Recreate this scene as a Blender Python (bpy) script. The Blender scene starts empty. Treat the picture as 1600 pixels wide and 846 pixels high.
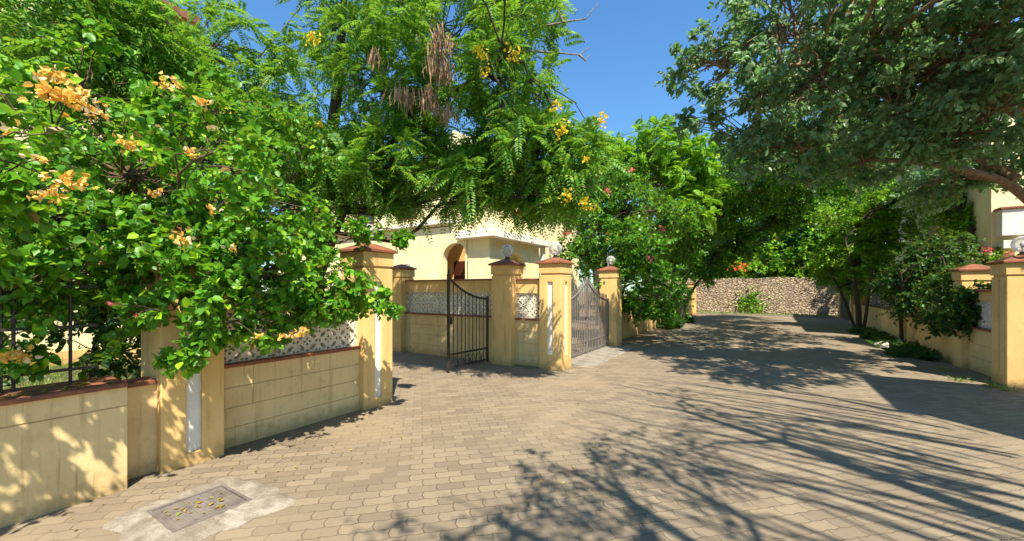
import bpy, bmesh, math, random
import numpy as np
from mathutils import Vector

SC = bpy.context.scene
COL = SC.collection
PI = math.pi
R = math.radians

# ------------------------------------------------------------------ camera frame (used to convert surveyed sight lines to metres)
YAW, FOC, HOR, CAMH = R(32.3), 632.0, 452.0, 1.65
FW = np.array([-math.sin(YAW), math.cos(YAW)])
RT = np.array([math.cos(YAW), math.sin(YAW)])

def V(px, py, d):
    lat = (px - 800) / FOC * d
    xy = d * FW + lat * RT
    return np.array([xy[0], xy[1], CAMH - (py - HOR) / FOC * d])

def G(px, py):
    return V(px, py, FOC * CAMH / (py - HOR))

# ------------------------------------------------------------------ node helpers
class NT:
    def __init__(s, name):
        s.m = bpy.data.materials.new(name); s.m.use_nodes = True
        s.t = s.m.node_tree; s.t.nodes.clear()
        s.out = s.t.nodes.new('ShaderNodeOutputMaterial')
    def n(s, typ, ins=None, **props):
        nd = s.t.nodes.new('ShaderNode' + typ)
        for k, v in props.items(): setattr(nd, k, v)
        for k, v in (ins or {}).items(): s.set(nd.inputs[k], v)
        return nd
    def set(s, sock, v):
        if isinstance(v, bpy.types.NodeSocket): s.t.links.new(v, sock)
        elif isinstance(v, (tuple, list)) and sock.type == 'RGBA' and len(v) == 3: sock.default_value = (*v, 1)
        else: sock.default_value = v
    def math(s, op, a, b=0.0, c=0.0, clamp=False):
        nd = s.n('Math', {0: a, 1: b, 2: c}, operation=op, use_clamp=clamp); return nd.outputs[0]
    def pos(s): return s.n('NewGeometry').outputs['Position']
    def scalev(s, vec, sc):
        return s.n('Mapping', {'Vector': vec, 'Scale': sc}).outputs[0]
    def noise(s, vec, scale, detail=4, rough=.55):
        return s.n('TexNoise', {'Vector': vec, 'Scale': scale, 'Detail': detail, 'Roughness': rough}).outputs[0]
    def step(s, x, a, b):
        return s.n('MapRange', {0: x, 1: a, 2: b, 3: 0., 4: 1.}, interpolation_type='SMOOTHSTEP').outputs[0]
    def mix(s, f, a, b, mode='MIX'):
        nd = s.n('Mix', None, data_type='RGBA', blend_type=mode)
        s.set(nd.inputs[0], f); s.set(nd.inputs[6], a); s.set(nd.inputs[7], b)
        return nd.outputs[2]
    def bump(s, h, strength, dist=.01):
        return s.n('Bump', {'Height': h, 'Strength': strength, 'Distance': dist}).outputs[0]
    def bsdf(s, col, rough=.8, normal=None, **kw):
        p = s.n('BsdfPrincipled', {'Base Color': col, 'Roughness': rough})
        for k, v in kw.items(): s.set(p.inputs[k], v)
        if normal is not None: s.set(p.inputs['Normal'], normal)
        s.t.links.new(p.outputs[0], s.out.inputs[0])
        return s.m

def stucco(name, base, stain=(.30, .18, .06), blotch=.5, rough=.85):
    k = NT(name); p = k.pos()
    sep = k.n('SeparateXYZ', {0: p})
    big = k.noise(p, 1.6, 5)
    streak = k.noise(k.scalev(p, (9, 9, .55)), 1.0, 5, .6)
    fine = k.noise(p, 70, 3)
    mid = k.noise(p, 9, 5, .65)
    dark = tuple(c * .66 for c in base)
    pale = tuple(min(.85, c * 1.12 + .02) for c in base)
    c = k.mix(k.step(big, .35, .7), pale, base)
    c = k.mix(k.math('MULTIPLY', k.step(mid, .5, .75), blotch * .5), c, dark)
    c = k.mix(k.math('MULTIPLY', k.step(streak, .54, .74), blotch), c, tuple(.55 * a + .45 * b for a, b in zip(stain, dark)))
    zz = k.math('ADD', sep.outputs[2], k.math('MULTIPLY', k.math('SUBTRACT', mid, .5), .55))
    c = k.mix(k.math('MULTIPLY', k.step(zz, .22, -.02), .6), c, stain)
    drip = k.noise(k.scalev(p, (26, 26, .9)), 1.0, 3, .5)
    c = k.mix(k.math('MULTIPLY', k.math('MULTIPLY', k.step(drip, .58, .68), k.step(big, .42, .6)), blotch * .75), c, stain)
    peel = k.step(k.noise(p, 4.2, 8, .78), .665, .68)
    c = k.mix(k.math('MULTIPLY', peel, .55), c, (.52, .46, .36))
    speck = k.step(k.noise(p, 23, 2), .70, .76)
    c = k.mix(k.math('MULTIPLY', speck, .35 * blotch), c, (.1, .07, .04))
    h = k.math('ADD', k.math('MULTIPLY', fine, .5), mid)
    h = k.math('SUBTRACT', h, k.math('MULTIPLY', peel, .5))
    return k.bsdf(c, rough, k.bump(h, .5, .008))

def simple(name, a, b, scale=8, rough=.7, bump=.3, metallic=0., dist=.005):
    k = NT(name); p = k.pos()
    n = k.noise(p, scale, 5, .62); f = k.noise(p, scale * 7, 3)
    c = k.mix(k.step(n, .35, .68), a, b)
    return k.bsdf(c, rough, k.bump(k.math('ADD', n, k.math('MULTIPLY', f, .5)), bump, dist), Metallic=metallic)

def leafmat(name, dark, light, young=None, rough=.45, trans=.38, tint=(.45, .75, .04)):
    k = NT(name)
    rnd = k.n('NewGeometry').outputs['Random Per Island']
    big = k.noise(k.pos(), .9, 2)
    c = k.mix(rnd, dark, light)
    c = k.mix(k.math('MULTIPLY', k.step(big, .42, .68), .45), c, light)
    if young: c = k.mix(k.step(rnd, .86, .93), c, young)
    c = k.mix(k.step(rnd, .022, .018), c, (.26, .15, .04))
    p = k.n('BsdfPrincipled', {'Base Color': c, 'Roughness': rough, 'Specular IOR Level': .4})
    tc = k.mix(.5, c, tint)
    t = k.n('BsdfTranslucent', {'Color': tc})
    m = k.n('MixShader', {0: trans, 1: p.outputs[0], 2: t.outputs[0]})
    k.t.links.new(m.outputs[0], k.out.inputs[0])
    return k.m

M = {}
M['ochre'] = stucco('ochre_stucco', (.70, .455, .165), blotch=.55)
M['panel'] = stucco('cream_panel_stucco', (.68, .50, .23), blotch=.75)
M['house'] = stucco('cream_house_stucco', (.80, .66, .37), blotch=.28)
M['houseorange'] = stucco('porch_orange_stucco', (.70, .42, .16), blotch=.2)
M['white'] = stucco('white_paint', (.74, .69, .60), stain=(.35, .27, .16), blotch=.25)
M['lattice'] = stucco('white_lattice_paint', (.66, .60, .50), stain=(.30, .2, .1), blotch=.7)
M['terra'] = simple('terracotta_tile', (.30, .10, .042), (.16, .06, .034), 7, .75, .5)
M['iron'] = simple('black_iron', (.018, .016, .015), (.05, .032, .022), 14, .5, .3)
M['iron2'] = simple('weathered_iron', (.14, .115, .098), (.21, .18, .155), 12, .6, .3)
M['bark'] = simple('dark_bark', (.09, .06, .035), (.035, .022, .014), 16, .9, .8, dist=.02)
M['barkred'] = simple('reddish_bark', (.17, .10, .055), (.075, .045, .025), 12, .9, .8, dist=.02)
M['barktan'] = simple('tan_bark', (.34, .225, .13), (.17, .105, .06), 12, .9, .8, dist=.02)
M['barkgrey'] = simple('pale_grey_bark', (.30, .25, .19), (.14, .105, .075), 14, .9, .6, dist=.015)
M['wood'] = simple('dark_red_wood', (.075, .018, .010), (.045, .010, .006), 9, .5, .2)
M['pod'] = simple('dry_pod', (.42, .255, .14), (.23, .13, .07), 20, .8, .3)
M['stonegrey'] = simple('pale_rock', (.45, .42, .36), (.25, .22, .18), 12, .9, .6, dist=.02)
M['collar'] = simple('lamp_collar', (.03, .025, .02), (.07, .045, .03), 30, .5, .2)
M['bulb'] = simple('bulb_glass', (.75, .73, .68), (.65, .62, .56), 30, .25, .0)
M['steel'] = simple('grey_steel_lid', (.20, .17, .14), (.12, .10, .085), 9, .7, .4)
M['metalbox'] = simple('grey_box', (.4, .38, .34), (.3, .28, .25), 9, .5, .1)

def glassmat():
    k = NT('clear_globe_glass'); p = k.pos()
    g = k.n('BsdfGlossy', {'Color': (1, 1, 1), 'Roughness': .04})
    t = k.n('BsdfTransparent', {'Color': (.93, .94, .94)})
    d = k.n('BsdfDiffuse', {'Color': (.75, .75, .73)})
    f = k.n('LayerWeight', {'Blend': .35}).outputs['Fresnel']
    dust = k.math('ADD', k.math('MULTIPLY', k.n('LayerWeight', {'Blend': .5}).outputs['Facing'], .6), k.math('MULTIPLY', k.noise(p, 18, 3), .22))
    a = k.n('MixShader', {0: dust, 1: t.outputs[0], 2: d.outputs[0]})
    b = k.n('MixShader', {0: k.math('MULTIPLY', f, .7), 1: a.outputs[0], 2: g.outputs[0]})
    k.t.links.new(b.outputs[0], k.out.inputs[0]); return k.m
M['glass'] = glassmat()

def pavermat():
    k = NT('interlocking_pavers'); p = k.pos()
    wob = k.noise(p, 1.1, 2)
    sep = k.n('SeparateXYZ', {0: p}); x, y = sep.outputs[0], sep.outputs[1]
    s2 = .70710678
    u = k.math('MULTIPLY', k.math('ADD', x, y), s2)
    v = k.math('MULTIPLY', k.math('SUBTRACT', y, x), s2)
    v = k.math('ADD', v, k.math('MULTIPLY', wob, .05))
    H, L = .1125, .225
    # zigzag long edges
    tri = k.math('PINGPONG', k.math('ADD', u, 20.0), L / 4)
    tri = k.math('SUBTRACT', k.math('MULTIPLY', tri, .20), .20 * L / 8)
    v2 = k.math('ADD', v, tri)
    # slanted short edges
    fr = k.math('FRACT', k.math('DIVIDE', k.math('ADD', v2, 20.25), H))
    u2 = k.math('ADD', u, k.math('MULTIPLY', k.math('PINGPONG', fr, .5), .03))
    vec = k.n('CombineXYZ', {0: k.math('ADD', u2, 20.0), 1: k.math('ADD', v2, 20.25)}).outputs[0]
    br = k.n('TexBrick', {'Vector': vec, 'Color1': (0, 0, 0), 'Color2': (1, 1, 1), 'Mortar': (.5, .5, .5), 'Scale': 1.0,
                          'Mortar Size': .0047, 'Mortar Smooth': .35, 'Bias': 0., 'Brick Width': L, 'Row Height': H}, offset=.5)
    tone = br.outputs['Color']; joint = br.outputs['Fac']
    big = k.noise(p, .55, 5, .6); mid = k.noise(p, 3.2, 5, .65); fine = k.noise(p, 130, 3, .7); grit = k.noise(p, 38, 4, .7)
    c = k.mix(tone, (.178, .138, .09), (.262, .206, .132))
    c = k.mix(k.step(mid, .52, .75), c, (.205, .16, .11))
    c = k.mix(k.math('MULTIPLY', k.step(grit, .5, .7), .35), c, (.15, .11, .07))
    c = k.mix(k.math('MULTIPLY', k.step(fine, .55, .7), .3), c, (.34, .265, .175))
    jd = k.math('MULTIPLY', joint, k.math('SUBTRACT', 1.0, k.math('MULTIPLY', k.step(k.noise(p, 1.4, 4), .48, .64), .62)))
    c = k.mix(k.math('MULTIPLY', jd, .8), c, (.075, .053, .033))
    c = k.mix(k.math('MULTIPLY', k.step(big, .47, .68), .6), c, (.285, .215, .13))
    stains = k.step(k.noise(p, 2.1, 6, .7), .62, .74)
    c = k.mix(k.math('MULTIPLY', stains, .55), c, (.125, .098, .068))
    h = k.math('ADD', k.math('MULTIPLY', jd, -1.0), k.math('MULTIPLY', grit, .35))
    h = k.math('ADD', h, k.math('MULTIPLY', tone, .45))
    return k.bsdf(c, .85, k.bump(h, .6, .006))
M['paver'] = pavermat()

def groundmat(name, a, b, c3):
    k = NT(name); p = k.pos()
    c = k.mix(k.step(k.noise(p, .7, 6, .65), .38, .64), a, b)
    c = k.mix(k.step(k.noise(p, 14, 5, .7), .5, .72), c, c3)
    return k.bsdf(c, .95, k.bump(k.noise(p, 40, 5, .7), .8, .03))
M['soil'] = groundmat('dry_soil', (.22, .15, .085), (.30, .21, .12), (.12, .10, .05))
M['lawn'] = groundmat('dry_lawn', (.055, .07, .02), (.17, .13, .07), (.04, .05, .015))

def concretemat():
    k = NT('rough_concrete'); p = k.pos()
    n = k.noise(p, 5, 6, .7); f = k.noise(p, 45, 4, .7)
    c = k.mix(k.step(n, .38, .66), (.29, .255, .20), (.185, .16, .12))
    c = k.mix(k.math('MULTIPLY', k.step(f, .52, .7), .4), c, (.18, .15, .11))
    return k.bsdf(c, .9, k.bump(k.math('ADD', n, f), .6, .01))
M['concrete'] = concretemat()

def stonewallmat():
    k = NT('coral_rubble_stone'); p = k.pos()
    q = k.n('VectorMath', {0: p, 1: k.n('VectorMath', {0: k.n('TexNoise', {'Vector': p, 'Scale': 5.0}).outputs[1], 1: (.16, .16, .16)}, operation='MULTIPLY').outputs[0]}, operation='ADD').outputs[0]
    q = k.scalev(q, (1, 1, 1.45))
    vo = k.n('TexVoronoi', {'Vector': q, 'Scale': 5.0}, feature='F1')
    ed = k.n('TexVoronoi', {'Vector': q, 'Scale': 5.0}, feature='DISTANCE_TO_EDGE').outputs['Distance']
    tone = k.n('SeparateColor', {0: vo.outputs['Color']}).outputs[0]
    f = k.noise(p, 26, 5, .7)
    c = k.mix(tone, (.42, .32, .21), (.62, .49, .34))
    c = k.mix(k.math('MULTIPLY', k.step(f, .48, .7), .6), c, (.20, .13, .075))
    c = k.mix(k.math('MULTIPLY', k.step(k.noise(p, 1.1, 4), .5, .66), .5), c, (.27, .24, .21))
    j = k.step(ed, .10, .0)
    c = k.mix(k.math('MULTIPLY', j, .75), c, (.15, .11, .07))
    h = k.math('ADD', k.math('MULTIPLY', k.step(ed, .0, .16), 1.0), k.math('MULTIPLY', f, .5))
    return k.bsdf(c, .95, k.bump(h, 1.0, .05))
M['rubble'] = stonewallmat()

M['leafboug'] = leafmat('bougainvillea_leaf', (.028, .13, .010), (.15, .40, .020), (.34, .58, .02), .42, .36)
M['leafsenna'] = leafmat('feathery_leaflet', (.045, .15, .022), (.16, .37, .035), (.32, .50, .05), .5, .42)
M['leaffresh'] = leafmat('fresh_feathery_leaf', (.13, .30, .010), (.26, .48, .02), None, .5, .45)
M['leafgrey'] = leafmat('greygreen_leaf', (.065, .165, .07), (.26, .39, .20), None, .36, .44, (.30, .60, .06))
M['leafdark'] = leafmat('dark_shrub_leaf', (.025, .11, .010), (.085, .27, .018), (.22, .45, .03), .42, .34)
M['leafmid'] = leafmat('mid_tree_leaf', (.08, .23, .012), (.22, .45, .020), (.34, .58, .03), .48, .42)
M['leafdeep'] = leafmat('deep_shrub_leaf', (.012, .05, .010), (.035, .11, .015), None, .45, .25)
M['grass'] = leafmat('grass_blade', (.10, .19, .02), (.24, .30, .05), (.36, .30, .10), .6, .3)

def petal(name, a, b, c=None):
    k = NT(name); rnd = k.n('NewGeometry').outputs['Random Per Island']
    col = k.mix(rnd, a, b)
    if c: col = k.mix(k.step(rnd, .75, .9), col, c)
    p = k.n('BsdfPrincipled', {'Base Color': col, 'Roughness': .6}); t = k.n('BsdfTranslucent', {'Color': col})
    m = k.n('MixShader', {0: .35, 1: p.outputs[0], 2: t.outputs[0]})
    k.t.links.new(m.outputs[0], k.out.inputs[0]); return k.m
M['petalorange'] = petal('peach_orange_bract', (.86, .46, .05), (.88, .60, .16), (.87, .70, .42))
M['petalyellow'] = petal('yellow_petal', (.80, .55, .01), (.88, .68, .05))
M['petalpink'] = petal('pink_petal', (.70, .08, .10), (.80, .22, .20))
M['petalred'] = petal('red_orange_petal', (.75, .10, .02), (.82, .22, .04))
M['litter'] = petal('fallen_leaf_litter', (.50, .36, .05), (.30, .17, .06), (.28, .34, .06))

# ------------------------------------------------------------------ object helpers
def tag(o, label=None, cat=None, group=None, kind=None):
    if label: o['label'] = label
    if cat: o['category'] = cat
    if group: o['group'] = group
    if kind: o['kind'] = kind
    return o

def thing(name, label, cat, loc=(0, 0, 0), group=None):
    o = bpy.data.objects.new(name, None); COL.objects.link(o)
    o.location = [float(a) for a in loc]; o.empty_display_size = .2
    return tag(o, label, cat, group)

def root_loc(p):
    l = np.zeros(3)
    while p is not None:
        l += np.array(p.location); p = p.parent
    return l

class MB:
    """collects numpy vertex/face blocks and links them as one mesh"""
    def __init__(s): s.v = []; s.f = {}; s.n = 0
    def add(s, verts, faces):
        verts = np.asarray(verts, float); faces = np.asarray(faces, int)
        s.f.setdefault(faces.shape[1], []).append(faces + s.n)
        s.v.append(verts); s.n += len(verts)
    def poly(s, verts):
        verts = np.asarray(verts, float)
        s.f.setdefault(len(verts), []).append(np.arange(len(verts))[None] + s.n)
        s.v.append(verts); s.n += len(verts)
    def box(s, x0, x1, y0, y1, z0, z1):
        s.add([(x, y, z) for z in (z0, z1) for y in (y0, y1) for x in (x0, x1)],
              [(0, 2, 3, 1), (4, 5, 7, 6), (0, 1, 5, 4), (2, 6, 7, 3), (0, 4, 6, 2), (1, 3, 7, 5)])
    def tube(s, pts, rad, sides=6, cap=True):
        pts = np.asarray(pts, float); n = len(pts)
        rad = np.broadcast_to(np.asarray(rad, float), (n,))
        t = np.gradient(pts, axis=0); t /= np.linalg.norm(t, axis=1, keepdims=True) + 1e-9
        ref = np.array([0, 0, 1.]) if abs(t[:, 2]).mean() < .8 else np.array([1., 0, 0])
        a = np.cross(t, ref); a /= np.linalg.norm(a, axis=1, keepdims=True) + 1e-9
        b = np.cross(t, a)
        th = np.linspace(0, 2 * PI, sides, endpoint=False)
        vs = pts[:, None] + rad[:, None, None] * (np.cos(th)[None, :, None] * a[:, None] + np.sin(th)[None, :, None] * b[:, None])
        i = np.arange(n - 1)[:, None]; j = np.arange(sides)[None]; j2 = (j + 1) % sides
        f = np.stack([i * sides + j, i * sides + j2, (i + 1) * sides + j2, (i + 1) * sides + j], -1).reshape(-1, 4)
        s.add(vs.reshape(-1, 3), f)
        if cap and sides > 3:
            s.poly(vs[-1]); s.poly(vs[0][::-1])
    def sphere(s, c, r, nu=20, nv=12, sc=(1, 1, 1)):
        th = np.linspace(0, PI, nv + 1); ph = np.linspace(0, 2 * PI, nu, endpoint=False)
        vs = np.stack([np.sin(th)[:, None] * np.cos(ph), np.sin(th)[:, None] * np.sin(ph), np.cos(th)[:, None] * np.ones(nu)], -1)
        vs = (vs * r * np.array(sc) + np.array(c)).reshape(-1, 3)
        i = np.arange(nv)[:, None]; j = np.arange(nu)[None]; j2 = (j + 1) % nu
        f = np.stack([i * nu + j, (i + 1) * nu + j, (i + 1) * nu + j2, i * nu + j2], -1).reshape(-1, 4)
        s.add(vs, f)
    def build(s, name, mat, parent=None, smooth=False, bevel=0, weld=False, loc=None):
        me = bpy.data.meshes.new(name)
        off = root_loc(parent) if parent is not None else (np.array(loc, float) if loc is not None else np.zeros(3))
        v = np.concatenate(s.v) - off
        lo, tot, idx = [], [], []
        for k, fs in s.f.items():
            fs = np.concatenate(fs); idx.append(fs.reshape(-1)); tot.append(np.full(len(fs), k))
        idx = np.concatenate(idx); tot = np.concatenate(tot); lo = np.concatenate([[0], np.cumsum(tot)[:-1]])
        me.vertices.add(len(v)); me.vertices.foreach_set('co', v.astype(np.float32).reshape(-1))
        me.loops.add(len(idx)); me.loops.foreach_set('vertex_index', idx.astype(np.int32))
        me.polygons.add(len(tot)); me.polygons.foreach_set('loop_start', lo.astype(np.int32)); me.polygons.foreach_set('loop_total', tot.astype(np.int32))
        me.polygons.foreach_set('use_smooth', np.full(len(tot), bool(smooth)))
        me.update(calc_edges=True); me.validate()
        if weld:
            bm = bmesh.new(); bm.from_mesh(me); bmesh.ops.remove_doubles(bm, verts=bm.verts, dist=1e-4)
            bmesh.ops.recalc_face_normals(bm, faces=bm.faces); bm.to_mesh(me); bm.free()
        me.materials.append(mat)
        o = bpy.data.objects.new(name, me); COL.objects.link(o)
        if parent is not None: o.parent = parent
        elif loc is not None: o.location = [float(a) for a in loc]
        if bevel:
            md = o.modifiers.new('bevel', 'BEVEL'); md.width = bevel; md.segments = 2; md.limit_method = 'ANGLE'; md.angle_limit = R(40)
        return o

class Frame:
    """wall frame: u runs from A to B, o is outward (to the left of A->B when side=1), z up"""
    def __init__(s, A, B, side=1):
        s.A = np.array(A, float); B = np.array(B, float); s.L = np.linalg.norm(B - s.A)
        s.d = (B - s.A) / s.L; s.nrm = np.array([-s.d[1], s.d[0]]) * side
    def p(s, u, o, z):
        q = s.A + u * s.d + o * s.nrm
        return (q[0], q[1], z)
    def box(s, mb, u0, u1, o0, o1, z0, z1):
        vs = [s.p(u, o, z) for z in (z0, z1) for o in (o0, o1) for u in (u0, u1)]
        mb.add(vs, [(0, 2, 3, 1), (4, 5, 7, 6), (0, 1, 5, 4), (2, 6, 7, 3), (0, 4, 6, 2), (1, 3, 7, 5)])

# ------------------------------------------------------------------ setting
def quad(name, pts, z, mat, label=None, kind='structure'):
    mb = MB(); mb.poly([(x, y, z) for x, y in pts]); o = mb.build(name, mat); tag(o, label, None, None, kind); return o

quad('ground', [(-250, -250), (250, -250), (250, 250), (-250, 250)], -.03, M['soil'], 'dry sandy soil of the plots beyond the walls')
quad('lawn', [(-30, -12), (-5.0, -12), (-5.0, 3.2), (-30, 3.2)], .012, M['lawn'], 'dry patchy lawn behind the left wall')
# road sheet with gentle undulation
def road():
    nx, ny = 60, 120
    xs = np.linspace(-9.0, 4.4, nx); ys = np.linspace(-14, 30.2, ny)
    X, Y = np.meshgrid(xs, ys, indexing='ij')
    Z = .006 * np.sin(X * 1.3 + .7) * np.cos(Y * .9) + .005 * np.sin(X * .6 - Y * 1.7)
    vs = np.stack([X, Y, Z], -1).reshape(-1, 3)
    i = np.arange(nx - 1)[:, None]; j = np.arange(ny - 1)[None]
    f = np.stack([i * ny + j, (i + 1) * ny + j, (i + 1) * ny + j + 1, i * ny + j + 1], -1).reshape(-1, 4)
    mb = MB(); mb.add(vs, f)
    tag(mb.build('paved_road', M['paver'], smooth=True), 'lane of grey brown interlocking zigzag pavers', None, None, 'structure')
road()

# ------------------------------------------------------------------ posts, lamps
def slot_face(mb, wp, C, axis, sgn, hw, zb, zt, s0, s1, sw, dep=.035):
    """one side of a post with a tall recess; wp collects the painted back of the recess"""
    def P(a, o, z):
        return (C[0] + (sgn * (hw - o) if axis == 0 else a), C[1] + (a if axis == 0 else sgn * (hw - o)), z)
    o = [P(-hw, 0, zb), P(hw, 0, zb), P(hw, 0, zt), P(-hw, 0, zt)]
    if s0 is None: mb.poly(o); return
    i = [P(-sw, 0, s0), P(sw, 0, s0), P(sw, 0, s1), P(-sw, 0, s1)]
    b = [P(-sw, dep, s0), P(sw, dep, s0), P(sw, dep, s1), P(-sw, dep, s1)]
    for k in range(4):
        j = (k + 1) % 4
        mb.poly([o[k], o[j], i[j], i[k]]); mb.poly([i[k], i[j], b[j], b[k]])
    wp.append([P(-sw, dep, s0), P(sw, dep, s0), P(sw, dep, s1), P(-sw, dep, s1)])

def post(x0, y0, label, w=.5, h=2.2, slots=(), slot_w=.062, group='capped ochre gate posts', z_s=(.22, 1.80)):
    C = (x0 + w / 2, y0 + w / 2); hw = w / 2
    t = thing('gate_post', label, 'gate post', (C[0], C[1], 0), group)
    mb = MB(); wp = []
    zt = h - .26
    for axis, sgn in ((0, 1), (0, -1), (1, 1), (1, -1)):
        on = (axis, sgn) in slots
        slot_face(mb, wp, C, axis, sgn, hw, -.05, zt, z_s[0] if on else None, z_s[1], slot_w)
    mb.poly([(C[0] - hw, C[1] - hw, zt), (C[0] + hw, C[1] - hw, zt), (C[0] + hw, C[1] + hw, zt), (C[0] - hw, C[1] + hw, zt)])
    mb.build('shaft', M['ochre'], t, bevel=.008, weld=True)
    for q in wp:
        m2 = MB(); m2.poly(q); m2.build('recessed_strip', M['white'], t)
    m = MB(); a = hw - .022; m.box(C[0] - a, C[0] + a, C[1] - a, C[1] + a, zt + .001, zt + .032); m.build('neck', M['ochre'], t)
    m = MB(); a = hw + .012; m.box(C[0] - a, C[0] + a, C[1] - a, C[1] + a, zt + .032, h - .032); m.build('frieze', M['ochre'], t, bevel=.006)
    m = MB(); a = hw + .055; b = hw - .16
    m.add([(C[0] + sx * r, C[1] + sy * r, z) for r, z in ((a, h - .031), (a, h + .005), (b, h + .10)) for sx, sy in ((-1, -1), (1, -1), (1, 1), (-1, 1))]
          + [(C[0], C[1], h + .125)],
          [(0, 1, 5, 4), (1, 2, 6, 5), (2, 3, 7, 6), (3, 0, 4, 7), (4, 5, 9, 8), (5, 6, 10, 9), (6, 7, 11, 10), (7, 4, 8, 11), (3, 2, 1, 0)])
    m.add([(C[0] + sx * b, C[1] + sy * b, h + .10) for sx, sy in ((-1, -1), (1, -1), (1, 1), (-1, 1))] + [(C[0], C[1], h + .118)],
          [(0, 1, 4), (1, 2, 4), (2, 3, 4), (3, 0, 4)])
    m.build('cap', M['terra'], t, bevel=.005, weld=True)
    return C, h + .11

def lamp(C, z, label, r=.14):
    t = thing('globe_lamp', label, 'lamp', (C[0], C[1], z), 'clear globe lamps on post caps')
    m = MB(); m.tube([(C[0], C[1], z - .01), (C[0], C[1], z + .025), (C[0], C[1], z + .03), (C[0], C[1], z + .055)], [.06, .06, .042, .042], 14)
    m.build('collar', M['collar'], t)
    m = MB(); m.sphere((C[0], C[1], z + .045 + r), r, 32, 20); m.build('globe', M['glass'], t, smooth=True)
    m = MB(); m.sphere((C[0], C[1], z + .045 + r * .95), .04, 16, 10, (1, 1, 1.25)); m.tube([(C[0], C[1], z + .05), (C[0], C[1], z + .05 + r * .7)], .02, 10)
    m.build('bulb', M['bulb'], t, smooth=True)

XP = (0, 1); XM = (0, -1); YM = (1, -1)
pA = post(-5.06, 1.37, 'ochre post with white strip beside the manhole', slots=(XP,), z_s=(.12, 1.75))
pB = post(-5.14, 3.57, 'ochre post draped in bougainvillea at near side of open gate', slots=(XP,), z_s=(.12, 1.75))
pC = post(-5.15, 7.30, 'ochre post with leaf shadows behind the open gate leaf')
pD = post(-4.02, 7.42, 'sunlit ochre corner post with white strips on two faces', slots=(XP, YM), z_s=(.30, 1.80))
pE = post(-4.10, 11.2, 'ochre post on the far side of the closed gate')
pF = post(-8.52, 7.35, 'small ochre post at inner end of the lattice wall', w=.46, h=2.2)
pG = post(3.40, 10.2, 'large ochre pier nearest on the right side of the lane', w=.56, slots=(XM,), slot_w=.055, h=2.12)
pH = post(3.42, 12.15, 'shaded ochre post half buried in dark bougainvillea', w=.48, h=2.06)
lamp(*pB, 'globe lamp half hidden by bougainvillea leaves', .12)
lamp(*pC, 'clear globe lamp on leaf-shadowed post behind open gate')
lamp(*pD, 'clear globe lamp on the sunlit corner post')
lamp(*pE, 'small clear globe lamp on the post beyond closed gate', .13)
lamp(*pG, 'clear globe lamp on the large right pier', .14)

# ------------------------------------------------------------------ lattice block
def make_block(S=.27, T=.07):
    bm = bmesh.new()
    def loop(pts):
        vs = [bm.verts.new((x, y, 0)) for x, y in pts]
        return [bm.edges.new((vs[i], vs[(i + 1) % len(vs)])) for i in range(len(vs))]
    h = S / 2; es = loop([(-h, -h), (0, -h), (h, -h), (h, 0), (h, h), (0, h), (-h, h), (-h, 0)])
    def ell(cx, cy, a, b, rot=0, n=10):
        return loop([(cx + a * math.cos(t) * math.cos(rot) - b * math.sin(t) * math.sin(rot), cy + a * math.cos(t) * math.sin(rot) + b * math.sin(t) * math.cos(rot))
                     for t in (2 * PI * i / n for i in range(n))])
    for sx in (-1, 1):
        for sy in (-1, 1):
            es += ell(sx * .070, sy * .070, .046, .024, -sx * sy * PI / 4)
            es += ell(sx * .114, sy * .114, .014, .014, 0, 6)
        es += ell(sx * .034, 0, .017, .0145, 0, 8) + ell(sx * .112, 0, .015, .022, 0, 8)
        es += ell(0, sx * .034, .0145, .017, 0, 8) + ell(0, sx * .112, .022, .015, 0, 8)
    bmesh.ops.triangle_fill(bm, use_beauty=True, use_dissolve=False, edges=bm.edges[:])
    bmesh.ops.recalc_face_normals(bm, faces=bm.faces)
    bm.verts.index_update()
    v = np.array([(p.co.x, p.co.y) for p in bm.verts]); f = np.array([[q.index for q in F.verts] for F in bm.faces])
    be = np.array([[q.index for q in e.verts] for e in bm.edges if len(e.link_faces) == 1]); bm.free()
    n = len(v)
    quads = np.stack([be[:, 0], be[:, 1], be[:, 1] + n, be[:, 0] + n], -1)
    return v, f, quads, n
BLK = make_block()

def lattice(mb, fr, u0, u1, o, z0, z1, T=.07):
    v, f, q, n = BLK
    nu = max(1, round((u1 - u0) / .27)); nz = max(1, round((z1 - z0) / .27)); su = (u1 - u0) / nu; sz = (z1 - z0) / nz
    for i in range(nu):
        for j in range(nz):
            uu = u0 + (i + .5) * su + v[:, 0] * su / .27; zz = z0 + (j + .5) * sz + v[:, 1] * sz / .27
            pts = []
            for oo in (o, o - T):
                xy = fr.A + uu[:, None] * fr.d + oo * fr.nrm
                pts.append(np.concatenate([xy, zz[:, None]], 1))
            base = np.concatenate(pts)
            k0 = mb.n
            mb.v.append(base); mb.n += len(base)
            mb.f.setdefault(3, []).append(f + k0); mb.f.setdefault(3, []).append(f[:, ::-1] + k0 + n); mb.f.setdefault(4, []).append(q + k0)

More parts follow.
